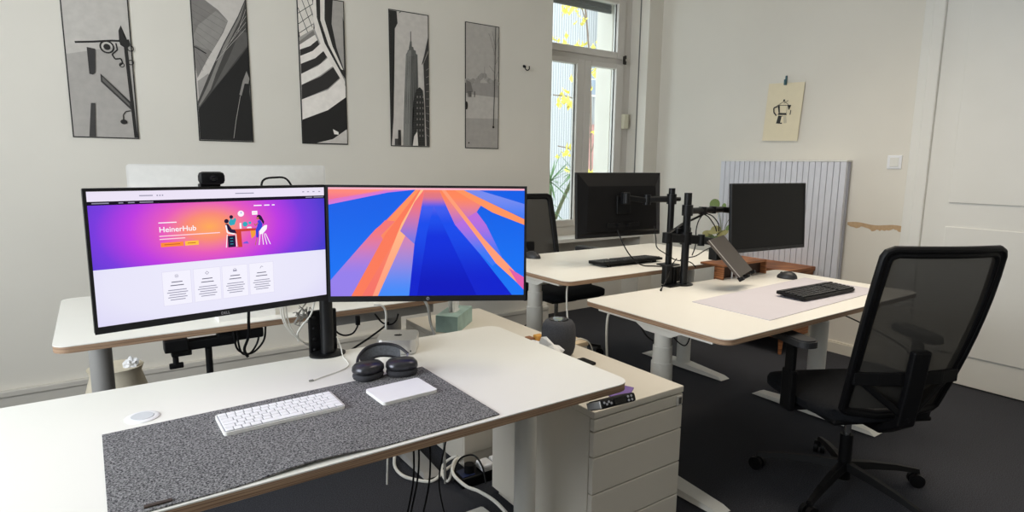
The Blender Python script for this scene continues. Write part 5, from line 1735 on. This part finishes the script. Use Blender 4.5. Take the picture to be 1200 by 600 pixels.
# ------------------------------------------------------------------ office chairs
def office_chair(label, loc, heading, seat_z=0.46, star=0.0, hgt=0.0):
    """heading: direction the sitter faces (radians, 0 = +x). Local frame: sitter faces +y"""
    t = thing('office_chair', label, 'chair', loc, rz=heading - PI / 2, group='black mesh back office chairs')
    sz = seat_z
    bs = MB()
    bs.cyl((0, 0, 0.055), (0, 0, 0.13), 0.030, seg=20, r2=0.026)
    for k in range(5):
        th = star + 2 * PI * k / 5
        d = Vector((math.cos(th), math.sin(th), 0))
        n = Vector((-d.y, d.x, 0))
        secs = [(0.02, 0.115, 0.022, 0.016), (0.12, 0.108, 0.019, 0.014), (0.24, 0.092, 0.016, 0.011), (0.345, 0.070, 0.013, 0.008)]
        vv = []
        for (r, z, w, h) in secs:
            c = d * r + Vector((0, 0, z))
            vv += [c - n * w - Vector((0, 0, h)), c + n * w - Vector((0, 0, h)), c + n * w * 0.6 + Vector((0, 0, h)), c - n * w * 0.6 + Vector((0, 0, h))]
        ff = []
        for i in range(3):
            for j in range(4):
                ff.append((i * 4 + j, i * 4 + (j + 1) % 4, i * 4 + 4 + (j + 1) % 4, i * 4 + 4 + j))
        ff += [(3, 2, 1, 0), (12, 13, 14, 15)]
        bs.add(vv, ff)
    base = bs.build('star_base', BLK, t, smooth=False)
    for k in range(5):
        th = star + 2 * PI * k / 5
        d = Vector((math.cos(th), math.sin(th), 0))
        c = d * 0.34
        ax = Vector((math.cos(th + 1.2), math.sin(th + 1.2), 0))
        w = MB()
        for s in (-1, 1):
            w.cyl(c + ax * 0.006 * s + Vector((0, 0, 0.029)), c + ax * 0.024 * s + Vector((0, 0, 0.029)), 0.029, seg=20)
        w.cyl(c + Vector((0, 0, 0.03)), c + Vector((0, 0, 0.072)), 0.008)
        w.build('caster', BLK, t)
    MB().cyl((0, 0, 0.10), (0, 0, 0.25), 0.025, seg=20).cyl((0, 0, 0.05), (0, 0, 0.12), 0.02, seg=20).build('gas_lift', BLK, t)
    MB().cyl((0, 0, 0.24), (0, 0, sz - 0.09), 0.014, seg=20).build('lift_rod', mat('dull_chrome', (150, 150, 150), 0.25, metal=0.9, noise_scale=20, noise_amt=0.02), t)
    mc = MB().box((-0.09, -0.12, sz - 0.10), (0.09, 0.12, sz - 0.05), bev=0.012)
    mc.cyl((0.08, 0.05, sz - 0.075), (0.25, 0.05, sz - 0.085), 0.006)
    mc.cyl((-0.08, 0.06, sz - 0.075), (-0.25, 0.06, sz - 0.085), 0.006)
    mc.box((-0.26, 0.045, sz - 0.095), (-0.20, 0.075, sz - 0.080), bev=0.003)
    mc.build('tilt_mechanism', BLK, t, smooth=False)
    # seat cushion
    n1, n2 = 20, 20
    vv, ff = [], []
    for lay in (0, 1):
        for i in range(n1 + 1):
            for j in range(n2 + 1):
                u, v = i / n1 * 2 - 1, j / n2 * 2 - 1
                rr = 1 - 0.10 * (abs(u) ** 4) * (abs(v) ** 4) * 2
                x = u * 0.262 * rr * (1 - 0.06 * (v < 0) * v * v)
                y = v * 0.262 * rr + 0.035
                e = max(abs(u), abs(v)) ** 6
                if lay:
                    z = sz + 0.012 - 0.022 * e - 0.012 * (1 - u * u) * (1 - v * v) - 0.02 * max(0, v - 0.6)
                else:
                    z = sz - 0.055 + 0.016 * e
                vv.append((x, y, z))
    S_ = (n1 + 1) * (n2 + 1)
    for i in range(n1):
        for j in range(n2):
            p = i * (n2 + 1) + j
            q = p + n2 + 1
            ff.append((p, p + 1, q + 1, q))
            ff.append((S_ + p, S_ + q, S_ + q + 1, S_ + p + 1))
    for i in range(n1):
        p, q = i * (n2 + 1), (i + 1) * (n2 + 1)
        ff.append((p, q, S_ + q, S_ + p))
        p, q = p + n2, q + n2
        ff.append((p, S_ + p, S_ + q, q))
    for j in range(n2):
        ff.append((j, S_ + j, S_ + j + 1, j + 1))
        p = n1 * (n2 + 1) + j
        ff.append((p, p + 1, S_ + p + 1, S_ + p))
    MB().add(vv, ff).build('seat', BLKF, t, angle=70)
    MB().box((-0.21, -0.19, sz - 0.066), (0.21, 0.22, sz - 0.045), bev=0.008).build('seat_pan', BLK, t, smooth=False)
    # backrest: rounded frame leaning back, gently curved
    B0, B1 = sz + 0.0, sz + 0.645 + hgt

    def bp(u, v):
        z = B0 + (B1 - B0) * v
        wv = 0.195 + 0.045 * math.sin(PI * min(1, v * 0.62)) - 0.012 * v
        y = -0.235 - 0.20 * v + 0.05 * (v - 0.25) ** 2 + 0.03 * u * u
        return Vector((u * wv, y, z))
    outline = []
    for k in range(9):
        outline.append(bp(-1, k / 8 * 0.94 + 0.02))
    outline += [bp(-0.97, 0.985), bp(-0.88, 1.0)]
    for k in range(1, 8):
        outline.append(bp(-0.88 + 1.76 * k / 8, 1.0))
    outline += [bp(0.88, 1.0), bp(0.97, 0.985)]
    for k in range(9):
        outline.append(bp(1, 0.96 - k / 8 * 0.94))
    outline += [bp(0.9, 0.0), bp(0.4, -0.02), bp(-0.4, -0.02), bp(-0.9, 0.0), bp(-1, 0.02)]
    fr_ = MB()
    # frame with flat oval section: two offset tubes joined
    fr_.tube(outline, 0.014, seg=10, cap=False)
    inner = [Vector((p.x * 0.91, p.y + 0.002, B0 + (p.z - B0) * 0.955 + 0.012)) for p in outline]
    fr_.tube(inner, 0.012, seg=10, cap=False)
    m_ = len(outline)
    vv = []
    for p, q in zip(outline, inner):
        vv += [p + Vector((0, 0.011, 0)), p - Vector((0, 0.011, 0)), q + Vector((0, 0.010, 0)), q - Vector((0, 0.010, 0))]
    ff = []
    for i in range(m_ - 1):
        ff.append((4 * i, 4 * i + 4, 4 * i + 6, 4 * i + 2))
        ff.append((4 * i + 1, 4 * i + 3, 4 * i + 7, 4 * i + 5))
    fr_.add(vv, ff)
    fo = fr_.build('back_frame', BLK, t)
    nn = MB()
    vv, ff = [], []
    for i in range(15):
        for j in range(19):
            vv.append(bp((i / 14 * 2 - 1) * 0.90, 0.03 + 0.93 * j / 18))
    for i in range(14):
        for j in range(18):
            p = i * 19 + j
            ff.append((p, p + 1, p + 20, p + 19))
    nn.add(vv, ff)
    nn.build('mesh_panel', NET, t)
    lb_ = MB()
    pts = [bp(u, 0.24) + Vector((0, -0.012, 0)) for u in (-0.95, -0.6, -0.2, 0.2, 0.6, 0.95)]
    for p, q in zip(pts[:-1], pts[1:]):
        arm_seg(lb_, p, q, 0.016, 0.05)
    lb_.build('lumbar_bar', BLK, t, smooth=False)
    sp2 = MB()
    pth = [Vector((0, -0.08, sz - 0.085)), Vector((0, -0.20, sz - 0.08)), Vector((0, -0.285, sz - 0.02)), Vector((0, -0.305, sz + 0.10)), Vector((0, -0.325, sz + 0.26))]
    for p, q in zip(pth[:-1], pth[1:]):
        arm_seg(sp2, p, q, 0.07, 0.03)
    for s in (-1, 1):
        arm_seg(sp2, (0, -0.285, sz + 0.0), (s * 0.17, -0.25, sz + 0.14), 0.04, 0.025)
    sp2.build('back_spine', BLK, t, smooth=False)
    for s in (-1, 1):
        x = s * 0.285
        ap = MB()
        arm_seg(ap, (s * 0.15, 0.0, sz - 0.06), (x, 0.0, sz - 0.06), 0.05, 0.018)
        ap.box((x - 0.014, -0.035, sz - 0.07), (x + 0.014, 0.035, sz + 0.10), bev=0.006)
        ap.box((x - 0.010, -0.026, sz + 0.08), (x + 0.010, 0.026, sz + 0.22), bev=0.004)
        ap.build('arm_post', BLK, t, smooth=False)
        pd = MB()
        pd.prism(rrect(-0.042, -0.12, 0.042, 0.13, 0.034, 6), sz + 0.218, sz + 0.242, M=Matrix.Translation((x, 0.01, 0)) @ Matrix.Rotation(-0.12 * s, 4, 'Z'))
        pd.prism(rrect(-0.036, -0.114, 0.036, 0.124, 0.030, 6), sz + 0.242, sz + 0.248, M=Matrix.Translation((x, 0.01, 0)) @ Matrix.Rotation(-0.12 * s, 4, 'Z'))
        pd.build('arm_pad', mat('arm_pad_rubber', (44, 44, 46), 0.55, noise_scale=30, noise_amt=0.05), t, smooth=False)
    return t


office_chair('black mesh office chair in the right foreground', (2.535, 1.155, 0), math.radians(63), 0.445, star=math.radians(115 - 63 + 90))
office_chair('black mesh office chair behind the far desk', (2.59, 3.18, 0), math.radians(-90), 0.53, star=0.3, hgt=-0.045)
